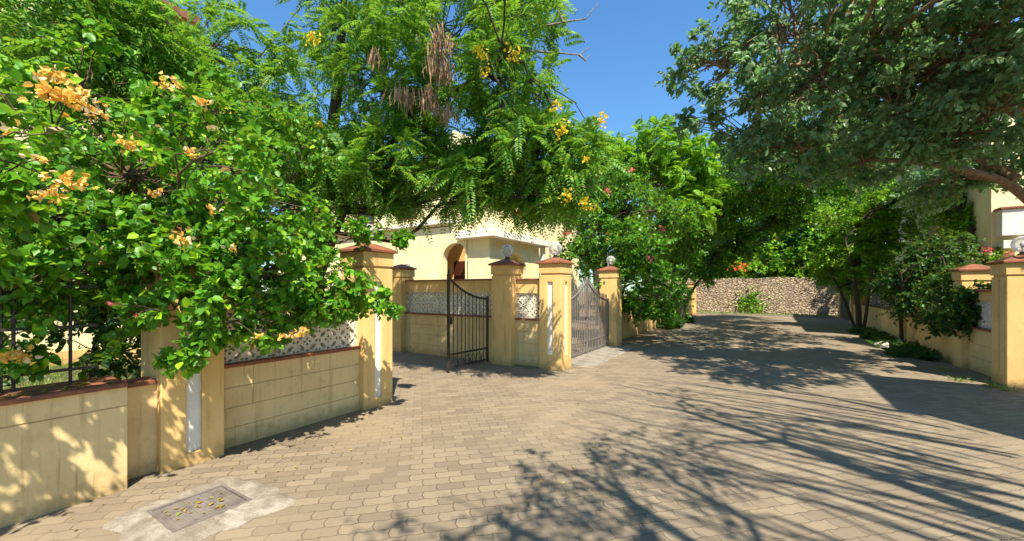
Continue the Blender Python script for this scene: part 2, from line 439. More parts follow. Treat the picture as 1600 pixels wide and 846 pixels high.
def wall_section(name, label, A, B, side, t=.2, zc=.83, grooves=(.20, .41, .62), lat=None, mat='panel', group=None, back=True):
    """A->B front face line; courses with open grooves, coping, optional lattice + beam + top coping"""
    fr = Frame(A, B, side); L = fr.L
    th = thing(name, label, 'wall', (A[0], A[1], 0), group)
    m = MB(); fr.box(m, 0, L, -t, -.014, -.05, zc)
    zs = [-.05] + [z for z in grooves] + [zc]
    for a, b in zip(zs[:-1], zs[1:]):
        fr.box(m, 0, L, -.014, 0, a + (.006 if a > 0 else 0), b - (.006 if b < zc else 0.001))
    m.build('masonry', M[mat], th)
    m = MB(); fr.box(m, 0.002, L - .002, -t - .02, .04, zc + .001, zc + .04); m.build('coping', M['terra'], th, bevel=.008)
    if lat:
        z0, z1, zt = lat
        m = MB(); lattice(m, fr, .0, L, -.05, z0, z1); m.build('lattice_screen', M['lattice'], th)
        m = MB(); fr.box(m, .001, L - .001, -t + .01, -.012, z1 + .002, zt); m.build('top_beam', M['ochre'], th)
        m = MB(); fr.box(m, 0.002, L - .002, -t - .02, .035, zt + .001, zt + .036); m.build('top_coping', M['terra'], th, bevel=.008)
    return fr, th

# left boundary, facing +X  (A->B along +Y has its left at -X, so side=-1)
fr0, th0 = wall_section('garden_wall', 'stained plain wall with dark coping in the lower left corner', (-4.45, -6.0), (-4.45, 1.12), -1, t=.42, zc=.85, grooves=(.695,))
wall_section('garden_wall', 'short recessed pale wall between plain wall and the post', (-4.66, 1.121), (-4.66, 1.37), -1, t=.2, zc=.80, grooves=(), mat='panel')
wall_section('garden_wall', 'grooved wall under the bougainvillea between two posts', (-4.74, 1.871), (-4.74, 3.569), -1, zc=.83, lat=(.872, 1.41, 1.58))
# shared boundary facing -Y (A->B along -X.. front is -Y): go from left to right, right-hand side is -Y => side=-1
wall_section('lattice_wall', 'long grooved wall with white lattice behind the open gate', (-8.059, 7.50), (-5.151, 7.50), -1, zc=1.0, grooves=(.25, .50, .75), lat=(1.042, 1.58, 1.85))
wall_section('lattice_wall', 'short lattice wall squeezed between two gate posts', (-4.649, 7.52), (-4.021, 7.52), -1, zc=.98, grooves=(.24, .49, .74), lat=(1.022, 1.56, 1.84))
# left boundary beyond the closed gate
wall_section('boundary_wall', 'low ochre wall behind the shrub beyond the closed gate', (-4.0, 11.701), (-4.0, 19.0), -1, zc=1.05, grooves=(.3, .6), mat='ochre')
wall_section('boundary_wall', 'far low wall on the left reaching the stone wall', (-4.1, 19.01), (-4.1, 29.0), -1, zc=1.0, grooves=(.3, .6), mat='ochre')
post(-4.45, 29.01, 'far left ochre post against the stone wall', w=.42, h=2.0)
# right boundary facing -X : A->B along +Y, left is -X => side=1
wall_section('boundary_wall', 'grooved wall beside the large right pier under dark leaves', (3.52, 10.761), (3.52, 12.149), 1, zc=.85, grooves=(.28, .56), lat=(.892, 1.43, 1.6))
wall_section('boundary_wall', 'shaded plain ochre wall beyond the buried right post', (3.50, 12.631), (3.50, 16.5), 1, zc=.85, grooves=(.56,), mat='ochre')
post(3.40, 16.51, 'shaded ochre post behind the right shrub trunk', w=.42, h=1.9)
wall_section('boundary_wall', 'pale far wall on the right behind the small tree', (3.45, 16.931), (3.45, 23.0), 1, zc=.95, grooves=(.56,), mat='panel')
post(3.36, 23.01, 'far right ochre post between two pale wall bays', w=.36, h=1.5)
wall_section('boundary_wall', 'last pale wall bay on the right before the stone wall', (3.45, 23.371), (3.45, 25.0), 1, zc=.95, grooves=(.56,), mat='panel')
post(3.36, 25.01, 'last small ochre post near right end of the stone wall', w=.36, h=1.5)

# stone wall at the end of the lane
def stone_wall():
    nu, nz = 300, 56
    xs = np.linspace(-7.5, 9, nu); rng = np.random.default_rng(5)
    top = 2.36 + .03 * np.sin(xs * 2.3) + rng.normal(0, .018, nu)
    W = rng.normal(0, .012, (nu, nz + 1))
    vs = np.zeros((nu, nz + 1, 3))
    for j in range(nz + 1):
        vs[:, j, 0] = xs; vs[:, j, 1] = 30.0 + W[:, j]; vs[:, j, 2] = top * j / nz - .05 * (1 - j / nz)
    back = vs[:, -1].copy(); back[:, 1] = 30.4
    bot = back.copy(); bot[:, 2] = -.05
    vs = np.concatenate([vs, back[:, None], bot[:, None]], 1); k = nz + 3
    i = np.arange(nu - 1)[:, None]; j = np.arange(k - 1)[None]
    f = np.stack([i * k + j, (i + 1) * k + j, (i + 1) * k + j + 1, i * k + j + 1], -1).reshape(-1, 4)
    m = MB(); m.add(vs.reshape(-1, 3), f); m.poly(vs[0][::-1]); m.poly(vs[-1])
    tag(m.build('stone_wall', M['rubble']), 'rough coral rubble stone wall closing the lane', 'wall')
stone_wall()
m = MB(); m.box(-3.99, 3.4, 29.25, 29.37, -.02, .09)
tag(m.build('kerb', M['concrete'], bevel=.01), 'low concrete kerb at foot of the stone wall', None, None, 'structure')
# gate glimpsed at the far right
gt = thing('metal_gate', 'grey sheet gate glimpsed at far right before the stone wall', 'gate', (3.45, 27, 0))
m = MB(); m.box(3.46, 3.50, 25.4, 28.9, .06, 1.5); m.build('sheet', M['metalbox'], gt)
m = MB()
for yy in np.arange(25.5, 28.9, .3): m.box(3.425, 3.458, yy, yy + .04, .06, 1.5)
m.build('rib', M['iron2'], gt)
post(3.36, 28.95, 'ochre post at right corner against the stone wall', w=.36, h=1.9)

# ------------------------------------------------------------------ iron gates
def gate_leaf(t, hinge, free, z_hinge, z_free, mat, nbars, spike=True, tall=0., sheet=False):
    hinge = np.array(hinge, float); free = np.array(free, float); d = free - hinge; L = np.linalg.norm(d); d /= L; nn = np.array([-d[1], d[0]])
    fr = Frame(hinge, free)
    def top(u):
        s = u / L
        return z_hinge + (z_free - z_hinge) * s ** 2.1
    mm = M[mat]
    m = MB(); fr.box(m, 0, .05, -.022, .022, .06, z_hinge + .05); m.build('hinge_stile', mm, t, bevel=.003)
    m = MB(); fr.box(m, L - .05, L, -.022, .022, .04, z_free + tall)
    m.build('lock_stile', mm, t, bevel=.003)
    for zz, nm in ((.09, 'bottom_rail'), (.34, 'lower_rail')):
        m = MB(); fr.box(m, .051, L - .051, -.014, .014, zz, zz + .035); m.build(nm, mm, t)
    us = np.linspace(.05, L - .05, 14)
    pts = [(*(hinge + d * u), top(u)) for u in us]
    m = MB(); 
    for a in (-.0,):
        m.tube(pts, .024, 8)
    m.build('curved_rail', mm, t, smooth=True)
    for i in range(nbars):
        u = .05 + (L - .1) * (i + 1) / (nbars + 1); q = hinge + d * u
        m = MB(); zt = top(u) + (.10 if spike else 0)
        m.tube([(*q, .05), (*q, zt)], .010 if mat == 'iron' else .014, 6)
        if spike: m.tube([(*q, zt - .002), (*q, zt + .012), (*q, zt + .075)], [.009, .017, .001], 6)
        m.build('bar', mm, t)
    m = MB(); q = hinge + d * (L - .025)
    m.tube([(*q, z_free + tall), (*q, z_free + tall + .02), (*q, z_free + tall + .11)], [.02, .028, .002], 6); m.build('finial', mm, t)
    m = MB(); q = hinge + d * (L - .09); fr.box(m, L - .16, L - .02, -.035, -.023, .95, 1.09); m.build('lock_box', mm, t)
    if sheet:
        m = MB(); fr.box(m, .06, L - .06, -.004, .004, .40, 1.22); m.build('sheet_panel', mm, t)

g = thing('iron_gate', 'black iron gate leaf standing half open across the driveway', 'gate', (-5.18, 7.27, 0), 'iron driveway gates')
gate_leaf(g, (-5.20, 7.24), (-5.30, 6.02), 1.44, 1.90, 'iron', 9, spike=False, tall=.05)
m = MB()
for k in range(6):
    q = np.array([-5.20 - .1 * (k + .8) / 7, 7.24 - 1.22 * (k + .8) / 7])
    th = np.linspace(0, PI, 8)
    m.tube([(q[0], q[1] - .09 * math.cos(a), .13 + .16 * math.sin(a)) for a in th], .007, 5)
m.build('scroll', M['iron'], g)
g = thing('iron_gate', 'nearer leaf of the closed grey iron gate beside sunlit corner post', 'gate', (-3.85, 7.95, 0), 'iron driveway gates')
gate_leaf(g, (-3.83, 7.95), (-3.83, 9.565), 1.34, 1.86, 'iron2', 13)
g = thing('iron_gate', 'farther leaf of the closed grey iron gate', 'gate', (-3.85, 11.18, 0), 'iron driveway gates')
gate_leaf(g, (-3.83, 11.18), (-3.83, 9.575), 1.34, 1.86, 'iron2', 13)

# concrete apron in front of closed gate
m = MB(); m.add([(-3.99, 7.95, .0), (-3.05, 8.05, -.02), (-3.15, 11.6, -.02), (-3.99, 11.3, .0),
                 (-3.99, 7.95, .05), (-3.1, 8.1, .017), (-3.2, 11.5, .017), (-3.99, 11.2, .05)],
                [(0, 1, 5, 4), (1, 2, 6, 5), (2, 3, 7, 6), (3, 0, 4, 7), (4, 5, 6, 7)])
tag(m.build('gate_ramp', M['concrete']), 'worn concrete ramp before the closed gate', None, None, 'structure')

# iron fence on the near left wall
f = thing('iron_fence', 'rusty dark bar fence standing on the near left wall', 'fence', (-4.72, 0, .89))
fr = Frame((-4.70, -1.9), (-4.70, 1.0), -1)
for zz in (1.0, 1.34, 1.66):
    m = MB(); fr.box(m, 0, fr.L, -.012, .012, zz, zz + .022); m.build('rail', M['iron'], f)
for u in list(np.arange(.1, 2.1, .24)) + [2.32, 2.40, 2.46, 2.75]:
    m = MB(); q = fr.p(u, .02 if u < 2.3 else -.03, 0); m.tube([(q[0], q[1], .888), (q[0], q[1], 1.78)], .011, 6); m.build('bar', M['iron'], f)

# ------------------------------------------------------------------ manhole
def manhole():
    t = thing('manhole', 'rectangular manhole lid in a broken cement collar on the pavers', 'manhole', (-3.55, 1.3, 0))
    rng = np.random.default_rng(3)
    x0, x1, y0, y1 = -3.80, -3.32, 1.06, 1.55
    inner = [(x0, y0), (x1, y0), (x1, y1), (x0, y1)]
    n = 56; outer = []; innr = []
    cx, cy = (x0 + x1) / 2, (y0 + y1) / 2
    for i in range(n):
        a = 2 * PI * i / n; c, s = math.cos(a), math.sin(a)
        k = min((x1 - cx) / (abs(c) + 1e-9), (y1 - cy) / (abs(s) + 1e-9)); innr.append((cx + k * c, cy + k * s))
        ko = (abs(c / .43) ** 5 + abs(s / .45) ** 5) ** (-1 / 5) + .025 * math.sin(5 * a + 1) + .018 * math.sin(11 * a)
        if .3 < a < 1.1: ko += .13 * math.sin((a - .3) / .8 * PI)
        outer.append((cx + ko * c, cy + ko * s))
    m = MB(); vs = []
    for (ix, iy), (ox, oy) in zip(innr, outer):
        mx, my = ix + .72 * (ox - ix), iy + .72 * (oy - iy)
        vs += [(ix, iy, .012), (ix, iy, .040 + rng.normal(0, .0015)), (mx, my, .032 + rng.normal(0, .003)), (ox, oy, .006 + .006 * rng.random()), (ox, oy, -.02)]
    fs = []
    for i in range(n):
        j = (i + 1) % n
        for k in range(4): fs.append((i * 5 + k, j * 5 + k, j * 5 + k + 1, i * 5 + k + 1))
    m.add(vs, fs); m.build('cement_collar', M['cement'], t, smooth=False)
    m = MB(); w = .022
    m.box(x0, x1, y0, y0 + w, .01, .044); m.box(x0, x1, y1 - w, y1, .01, .044); m.box(x0, x0 + w, y0 + w, y1 - w, .01, .044); m.box(x1 - w, x1, y0 + w, y1 - w, .01, .044)
    m.build('frame', M['iron2'], t)
    m = MB(); g = .006
    m.box(x0 + w + g, x1 - w - g, y0 + w + g, y1 - w - g, .012, .036)
    for yy in np.linspace(y0 + .07, y1 - .07, 9):
        m.box(x0 + .06, x1 - .06, yy - .009, yy + .009, .0361, .0395)
    m.build('lid', M['steel'], t)
k = NT('cement_collar'); p = k.pos(); n_ = k.noise(p, 7, 6, .7); f_ = k.noise(p, 60, 4, .7)
c_ = k.mix(k.step(n_, .36, .64), (.36, .31, .24), (.215, .175, .125)); c_ = k.mix(k.math('MULTIPLY', k.step(f_, .52, .72), .5), c_, (.17, .135, .09)); c_ = k.mix(k.math('MULTIPLY', k.step(k.noise(p, 3.1, 5), .5, .68), .6), c_, (.19, .15, .10))
M['cement'] = k.bsdf(c_, .9, k.bump(k.math('ADD', n_, f_), .8, .012))
manhole()

# ------------------------------------------------------------------ houses
def arch_wall(mb, fr, u0, u1, z0, z1, ua, ub, zs, o=0., dep=.35, zb=None):
    """vertical wall face with an arched opening and its reveal"""
    r = (ub - ua) / 2; uc = (ua + ub) / 2; zb = z0 if zb is None else zb; n = 20
    arc = [(uc - r * math.cos(PI * i / n), zs + r * math.sin(PI * i / n)) for i in range(n + 1)]
    P = lambda u, z, oo=o: fr.p(u, oo, z)
    mb.poly([P(u0, z0), P(ua, z0), P(ua, z1), P(u0, z1)]); mb.poly([P(ub, z0), P(u1, z0), P(u1, z1), P(ub, z1)])
    if zb > z0: mb.poly([P(ua, z0), P(ub, z0), P(ub, zb), P(ua, zb)])
    for (a, b), (c, d) in zip(arc[:-1], arc[1:]):
        mb.poly([P(a, b), P(c, d), P(c, z1), P(a, z1)])
        mb.poly([P(a, b), P(a, b, o - dep), P(c, d, o - dep), P(c, d)])
    mb.poly([P(ua, zb), P(ua, zb, o - dep), P(ua, zs, o - dep), P(ua, zs)]); mb.poly([P(ub, zs), P(ub, zs, o - dep), P(ub, zb, o - dep), P(ub, zb)])
    mb.poly([P(ua, zb), P(ub, zb), P(ub, zb, o - dep), P(ua, zb, o - dep)])

def villa():
    t = thing('house', 'cream two storey villa with arched porch behind the gates', 'house', (-12, 16, 0))
    Y = 12.5; m = MB()
    fr = Frame((-24.0, Y), (-8.9, Y), -1)
    uc = 24 - 10.62
    arch_wall(m, fr, 0, fr.L, -.05, 4.3, uc - .66, uc + .66, 2.84, dep=.30, zb=.5)
    fx = Frame((-8.9, Y), (-8.9, 16.4), -1)
    arch_wall(m, fx, 0, fx.L, -.05, 3.6, 1.05, 2.75, 2.35, dep=.3, zb=.5)
    m.poly([(-8.9, 16.4, -.05), (-12, 16.4, -.05), (-12, 16.4, 3.6), (-8.9, 16.4, 3.6)])
    m.build('wall', M['house'], t)
    # upper storey
    m = MB(); m.box(-24, -10.6, 13.4, 22, 3.9, 7.3); m.box(-10.58, -9.3, 16.5, 22, -.05, 6.6); m.build('upper_wall', M['house'], t)
    m = MB(); m.box(-24, -10.3, 12.45, 13.39, 3.601, 3.86) if False else m.box(-24.1, -10.62, 12.3, 13.39, 4.301, 4.42); m.build('ledge', M['white'], t, bevel=.01)
    # gabled parapet piece
    m = MB(); P = [(-12.6, 7.301), (-9.9, 7.301), (-9.9, 7.7), (-11.2, 8.35), (-12.6, 7.7)]
    m.poly([(x, 13.1, z) for x, z in P]); m.poly([(x, 13.5, z) for x, z in P][::-1])
    for (a, b), (c, d) in zip(P, P[1:] + P[:1]): m.poly([(a, 13.1, b), (a, 13.5, b), (c, 13.5, d), (c, 13.1, d)])
    m.build('gable', M['house'], t)
    m = MB(); m.poly([(-24.4, 13.0, 7.31), (-9.9, 13.0, 7.31), (-12.5, 17.5, 9.0), (-20, 17.5, 9.0)]); m.poly([(-9.9, 13.0, 7.31), (-9.9, 22.4, 7.31), (-12.5, 17.5, 9.0)])
    m.poly([(-9.9, 22.4, 7.31), (-24.4, 22.4, 7.31), (-20, 17.5, 9.0), (-12.5, 17.5, 9.0)]); m.poly([(-24.4, 22.4, 7.31), (-24.4, 13, 7.31), (-20, 17.5, 9.0)])
    m.poly([(-24.4, 13.0, 7.302), (-24.4, 22.4, 7.302), (-9.9, 22.4, 7.302), (-9.9, 13.0, 7.302)])
    m.build('roof', M['terra'], t)
    m = MB(); m.box(-10.35, -8.5, 12.12, 16.9, 3.602, 3.87); m.build('porch_slab', M['white'], t, bevel=.012)
    m = MB(); m.box(-14.0, -9.15, 13.6, 13.7, .5, 3.59); m.box(-14.0, -8.93, 12.82, 13.59, .38, .5); m.build('porch_back', M['houseorange'], t)
    d = MB(); d.box(-11.56, -10.52, 13.54, 13.598, .5, 2.85); dd = d.build('door', M['wood'], t, bevel=.006)
    d = MB()
    for xa in (-11.49, -11.0):
        for za, zb in ((.65, 1.5), (1.6, 2.7)): d.box(xa, xa + .40, 13.525, 13.539, za, zb)
    d.build('door_panel', M['wood'], dd, bevel=.008)
    m = MB(); m.box(-8.86, -8.68, 16.42, 16.62, -.05, 3.6); m.build('column', M['white'], t, bevel=.01)
    m = MB(); m.box(-9.2, -9.1, 16.7, 18.4, .3, 2.7); m.build('side_door', M['wood'], t)
    m = MB(); m.tube([(-10.0, 12.44, .1), (-10.0, 12.44, 4.28)], .035, 10); m.build('downpipe', M['house'], t)
    m = MB(); m.box(-13.35, -13.12, 12.36, 12.498, 2.25, 2.75); m.build('meter_box', M['metalbox'], t, bevel=.01)
    for xc in (-17.2, -14.3):
        w = MB()
        for a, b, c, e in ((xc - .6, xc + .6, 5.9, 6.0), (xc - .6, xc + .6, 4.9, 4.99), (xc - .6, xc - .51, 4.99, 5.9), (xc + .51, xc + .6, 4.99, 5.9), (xc - .03, xc + .03, 4.99, 5.9)):
            w.box(a, b, 13.33, 13.398, c, e)
        wf = w.build('window', M['wood'], t)
        w = MB(); w.box(xc - .5, xc + .5, 13.37, 13.396, 4.99, 5.9); w.build('pane', M['darkglass'], wf)
k = NT('dark_window_glass'); M['darkglass'] = k.bsdf((.03, .035, .04), .08, k.bump(k.noise(k.pos(), 2, 2), .05))
villa()

def left_house():
    t = thing('house', 'cream house behind the bougainvillea at the far left', 'house', (-14, -1, 0))
    m = MB(); m.box(-21, -13, -9, 4.2, .3, 8.6); m.build('wall', M['house'], t)
    m = MB(); m.box(-21.1, -12.9, -9.1, 4.3, -.05, .3); m.build('plinth', M['ochre'], t)
    m = MB(); m.box(-21.4, -12.6, -9.4, 4.6, 8.6, 8.8); m.build('roof', M['terra'], t)
    m = MB(); m.box(-13.5, -12.2, -9.3, 4.5, 3.6, 3.85); m.build('balcony_slab', M['white'], t, bevel=.01)
    for yc in (-6, -2.5, 1.6):
        w = MB()
        for a, b, c, e in ((yc - .7, yc + .7, 2.4, 2.5), (yc - .7, yc + .7, 1.1, 1.2), (yc - .7, yc - .6, 1.2, 2.4), (yc + .6, yc + .7, 1.2, 2.4), (yc - .03, yc + .03, 1.2, 2.4)):
            w.box(-12.998, -12.93, a, b, c, e)
        wf = w.build('window', M['wood'], t)
        w = MB(); w.box(-12.998, -12.96, yc - .6, yc + .6, 1.2, 2.4); w.build('pane', M['darkglass'], wf)
left_house()

def right_house():
    t = thing('house', 'cream house with white box window above the right wall', 'house', (7, 18, 0))
    m = MB(); m.box(5.12, 14, 16.2, 26, -.05, 7.0); m.build('wall', M['house'], t)
    m = MB(); m.box(4.8, 14.4, 15.8, 26.4, 7.0, 7.2); m.build('roof', M['terra'], t)
    w = MB(); w.box(5.2, 5.62, 15.85, 16.199, 3.05, 3.74); w.build('window_box', M['white'], t, bevel=.01)
    w = MB(); w.box(5.16, 5.9, 15.80, 16.199, 3.742, 3.80); w.build('window_hood', M['terra'], t, bevel=.01)
    w = MB(); w.box(5.24, 5.60, 15.90, 16.199, 2.72, 2.93); w.build('window_sill', M['white'], t, bevel=.01)
    w = MB(); w.box(5.66, 6.6, 16.12, 16.199, 3.05, 3.72); wf = w.build('window', M['wood'], t)
    w = MB(); w.box(5.74, 6.52, 16.10, 16.119, 3.1, 3.66); w.build('pane', M['darkglass'], wf)
right_house()
def near_right_house():
    t = thing('house', 'tall cream house just past the right edge whose corner shades the lane', 'house', (7, 6, 0))
    m = MB(); m.box(4.5, 12, 4.6, 7.2, -.05, 5.75); m.build('wall', M['house'], t)
    m = MB(); m.box(4.4, 12.1, 4.5, 7.3, 5.75, 5.9); m.build('roof', M['terra'], t)
near_right_house()

# ------------------------------------------------------------------ foliage engine
def nrm(a): return a / (np.linalg.norm(a, axis=-1, keepdims=True) + 1e-9)

def leaves_mesh(mb, p, a, n, L, W, shape='hex', fold=.18, curl=.12):
    """p base, a axis, n approx normal, L length, W half-width ratio"""
    a = nrm(a); s = nrm(np.cross(a, n)); n = np.cross(s, a)
    L = L[:, None]
    def at(t, w, h): return p + a * (L * t) + s * (L * W * w) + n * (L * h)
    if shape == 'hex':
        vs = np.stack([at(0, 0, 0), at(.22, .85, fold * .6), at(.62, .80, fold * .6 - curl * .3), at(1, 0, -curl), at(.62, -.80, fold * .6 - curl * .3), at(.22, -.85, fold * .6)], 1)
        N = len(p); b = np.arange(N)[:, None] * 6
        f = np.concatenate([b + np.array([[0, 1, 2, 3]]), b + np.array([[0, 3, 4, 5]])])
    else:
        vs = np.stack([at(0, 0, 0), at(.45, 1, fold * .5), at(1, 0, -curl), at(.45, -1, fold * .5)], 1)
        N = len(p); f = np.arange(N)[:, None] * 4 + np.array([[0, 1, 2, 3]])
    mb.add(vs.reshape(-1, 3), f)

def twigs_from(rng, clumps, outward, per, tw_len, up=.25):
    C = np.repeat(clumps, per, 0); O = np.repeat(outward, per, 0); N = len(C)
    d = nrm(rng.normal(0, 1, (N, 3)) + O * .75 + np.array([0, 0, up]))
    l = tw_len * rng.uniform(.55, 1.25, N)
    return C + rng.normal(0, tw_len * .16, (N, 3)), d, l

def broad_leaves(mb, rng, base, d, l, per, size, W=.42, shape='hex', droop=.35, flat=.9):
    N = len(base); t = np.tile((np.arange(per) + .6) / per, N)
    B = np.repeat(base, per, 0); D = np.repeat(d, per, 0); l2 = np.repeat(l, per)
    sag = np.array([0, 0, -1.]) * (t ** 2 * l2 * .25)[:, None]
    P = B + D * (t * l2)[:, None] + sag
    side = nrm(np.cross(D, rng.normal(0, 1, P.shape)))
    A = nrm(side * .9 + D * .55 + np.array([0, 0, -droop]) + rng.normal(0, .2, P.shape))
    Nn = nrm(np.array([0, 0, flat]) + rng.normal(0, .42, P.shape) + D * .2)
    sz = size * rng.uniform(.45, 1.28, len(P)) * (1 - .25 * t)
    leaves_mesh(mb, P, A, Nn, sz, W, shape)

def pinnate(mb, rng, base, d, l, per, frond, pairs=11, leaflet=.06, Wl=.22, droop=.45):
    N = len(base); t = np.tile((np.arange(per) + .5) / per, N)
    B = np.repeat(base, per, 0); D = np.repeat(d, per, 0); l2 = np.repeat(l, per)
    P = B + D * (t * l2)[:, None]; K = len(P)
    side = nrm(np.cross(D, rng.normal(0, 1, P.shape)))
    A = nrm(side * .8 + D * .6 + np.array([0, 0, .05]) + rng.normal(0, .2, P.shape))
    Nn = nrm(np.array([0, 0, 1.]) + rng.normal(0, .4, P.shape)); S = nrm(np.cross(A, Nn)); Nn = np.cross(S, A)
    F = frond * rng.uniform(.65, 1.25, K)
    tt = (np.arange(pairs) + 1.2) / (pairs + .6)
    ctr = P[:, None] + A[:, None] * (F[:, None] * tt)[..., None] + np.array([0, 0, -1.]) * (F[:, None] * droop * tt ** 2)[..., None]
    ax = nrm(A[:, None] + np.array([0, 0, -1.]) * (2 * droop * tt)[None, :, None])
    ll = leaflet * (np.sin(np.clip(tt, 0, 1) * PI * .80 + .45) * .6 + .5)
    for sg in (-1, 1):
        a = nrm(S[:, None] * sg * .9 + ax * .45 + np.array([0, 0, -.18]) + rng.normal(0, .08, ctr.shape))
        n = np.broadcast_to(Nn[:, None], a.shape) + rng.normal(0, .15, a.shape)
        lv = (np.broadcast_to(ll, ctr.shape[:2]) * (F / frond)[:, None]).reshape(-1)
        leaves_mesh(mb, ctr.reshape(-1, 3), a.reshape(-1, 3), n.reshape(-1, 3), lv, Wl, 'quad', .1, .08)

def wavy(rng, a, b, n=6, amp=.12):
    a = np.asarray(a, float); b = np.asarray(b, float); t = np.linspace(0, 1, n)[:, None]
    L = np.linalg.norm(b - a); j = np.cumsum(rng.normal(0, amp * L / n, (n, 3)), 0); j -= t * j[-1]
    return a + (b - a) * t + j * np.sin(t * PI) ** .5 + np.array([0, 0, 1.]) * np.sin(t * PI) * L * .06

def blob(px, py, d, r, n, rc, sq=(1, 1, .85), att=None):
    return dict(c=V(px, py, d), r=np.array(sq) * r, n=n, rc=rc, att=att)
def wblob(c, r, n, rc, sq=(1, 1, .85), att=None):
    return dict(c=np.array(c, float), r=np.array(sq) * r, n=n, rc=rc, att=att)

def tree(name, label, cat, base, trunks, blobs, leaf, mats, seed, per_twig=5, twigs=5, group=None, limb_r=.05, twig_r=0, extra=(), br_r=.014, zmin=.1, up=.25, flowers=(), links=True, extra_mat=None):
    """trunks: list of (points, radii). Each blob is a bough: limb from the nearest trunk point, branches to its clumps, twigs with leaves."""
    rng = np.random.default_rng(seed)
    t = thing(name, label, cat, base, group)
    w = MB(); tp = []
    for pts, rad in trunks:
        pts = np.asarray(pts, float); rad = np.asarray(rad, float)
        q = np.linspace(0, len(pts) - 1, len(pts) * 4 - 3); P = np.stack([np.interp(q, np.arange(len(pts)), pts[:, k]) for k in range(3)], 1)
        P[1:-1] += rng.normal(0, .018, P[1:-1].shape); Rr = np.interp(q, np.arange(len(pts)), rad)
        for _ in range(2): P[1:-1] = (P[:-2] + 2 * P[1:-1] + P[2:]) / 4
        w.tube(P, Rr, 9); tp += [(p_, r_) for p_, r_ in zip(P, Rr)]
    if extra:
        xb = MB()
        for pts, rad in extra: xb.tube(pts, rad, 5)
        xb.build('bare_branch', extra_mat or mats[0], t, smooth=True)
    TP = np.array([p for p, _ in tp]); TR = np.array([r for _, r in tp])
    lv = MB(); allc = []
    for b in blobs:
        d = TP - b['c']; cost = np.linalg.norm(d, axis=1) + np.maximum(0, d[:, 2] + .2) * 1.5
        i = int(np.argmin(cost)) if b['att'] is None else b['att']
        start = TP[i]; r0 = min(TR[i] * .8, limb_r * (1 + .15 * np.linalg.norm(start - b['c'])))
        limb = wavy(rng, start, b['c'], 8, .35)
        if links: w.tube(limb, np.linspace(r0, max(.008, r0 * .35), 8), 6)
        N = b['n']; dirs = nrm(rng.normal(0, 1, (N, 3))); rad = rng.uniform(.12, 1, N) ** .55
        cl = b['c'] + dirs * rad[:, None] * b['r']
        keep = cl[:, 2] > zmin; cl = cl[keep]; dirs = dirs[keep]
        for c in cl:
            if not links: break
            s = limb[rng.integers(3, 8)]
            w.tube(wavy(rng, s, c, 5, .3), np.linspace(br_r, br_r * .35, 5), 4, cap=False)
        B, D, l = twigs_from(rng, cl, dirs, twigs, b['rc'], up)
        if twig_r:
            for p, q, ln in zip(B[::1], D, l): w.tube([p, p + q * ln * .5 - [0, 0, .06 * ln], p + q * ln - [0, 0, .25 * ln]], [twig_r, twig_r * .8, twig_r * .5], 3, cap=False)
        leaf(lv, rng, B, D, l); allc.append(cl)
    w.build('trunk', mats[0], t, smooth=True)
    lv.build('crown', mats[1], t, smooth=True)
    allc = np.concatenate(allc)
    for fl in flowers: fl(t, rng, allc)
    return t

def onto(allc, p, gap):
    if not isinstance(p, tuple): return np.array(p, float)
    r = V(p[0], p[1], 1.0) - np.array([0, 0, CAMH]); r /= np.linalg.norm(r)
    q = allc - np.array([0, 0, CAMH]); t = q @ r; off = np.linalg.norm(q - t[:, None] * r, axis=1) / np.maximum(t, .1)
    ok = (t > 2.2) & (off < .075)
    tt = np.sort(t[ok])[0] if ok.any() else t[np.argmin(off)]
    return np.array([0, 0, CAMH]) + r * (tt - gap)

def near(allc, p): return allc[np.argmin(np.linalg.norm(allc - p, axis=1))]

def bracts(p, rad, n, size, mat, name='flower_cluster', sq=(1, 1, .6), gap=.16):
    def go(t, rng, allc):
        P = onto(allc, p, gap); pos = P + rng.normal(0, 1, (n, 3)) * rad * np.array(sq) * .55
        A = nrm(rng.normal(0, 1, (n, 3)) + [0, 0, .25]); Nn = nrm(rng.normal(0, 1, (n, 3)) + [0, 0, .6])
        m = MB(); leaves_mesh(m, pos, A, Nn, size * rng.uniform(.7, 1.2, n), .42, 'hex', .3, .1)
        o = m.build(name, M[mat], t)
        s = MB(); s.tube(wavy(rng, near(allc, P), P, 5, .2), np.linspace(.006, .003, 5), 4, cap=False); s.build('flower_stem', M['bark'], o)
    return go

def pods(p, n, length, spread):
    def go(t, rng, allc):
        P = onto(allc, p, .3); m = MB()
        for i in range(n):
            o = P + rng.normal(0, 1, 3) * np.array([spread, spread, spread * .45]); e = o + np.array([rng.normal(0, .04), rng.normal(0, .04), -length * rng.uniform(.6, 1.1)])
            mid = (o + e) / 2 + rng.normal(0, .015, 3)
            s = nrm(rng.normal(0, 1, 3) * [1, 1, 0]) * rng.uniform(.008, .013); th = np.cross(s, [0, 0, 1]) * .22
            vs = [o - s * .3, o + s * .3, mid + s + th, mid - s + th, e]
            m.add(vs, [(0, 1, 2, 3)]); m.add([mid + s + th, mid - s + th, e], [(0, 1, 2)])
            m.add([o - s * .3 - th, o + s * .3 - th, mid + s - th, mid - s - th], [(3, 2, 1, 0)])
        o = m.build('seed_pod_cluster', M['pod'], t)
        s = MB(); s.tube(wavy(rng, near(allc, P), P, 5, .2), np.linspace(.008, .006, 5), 4, cap=False); s.build('pod_stalk', M['barkgrey'], o)
    return go

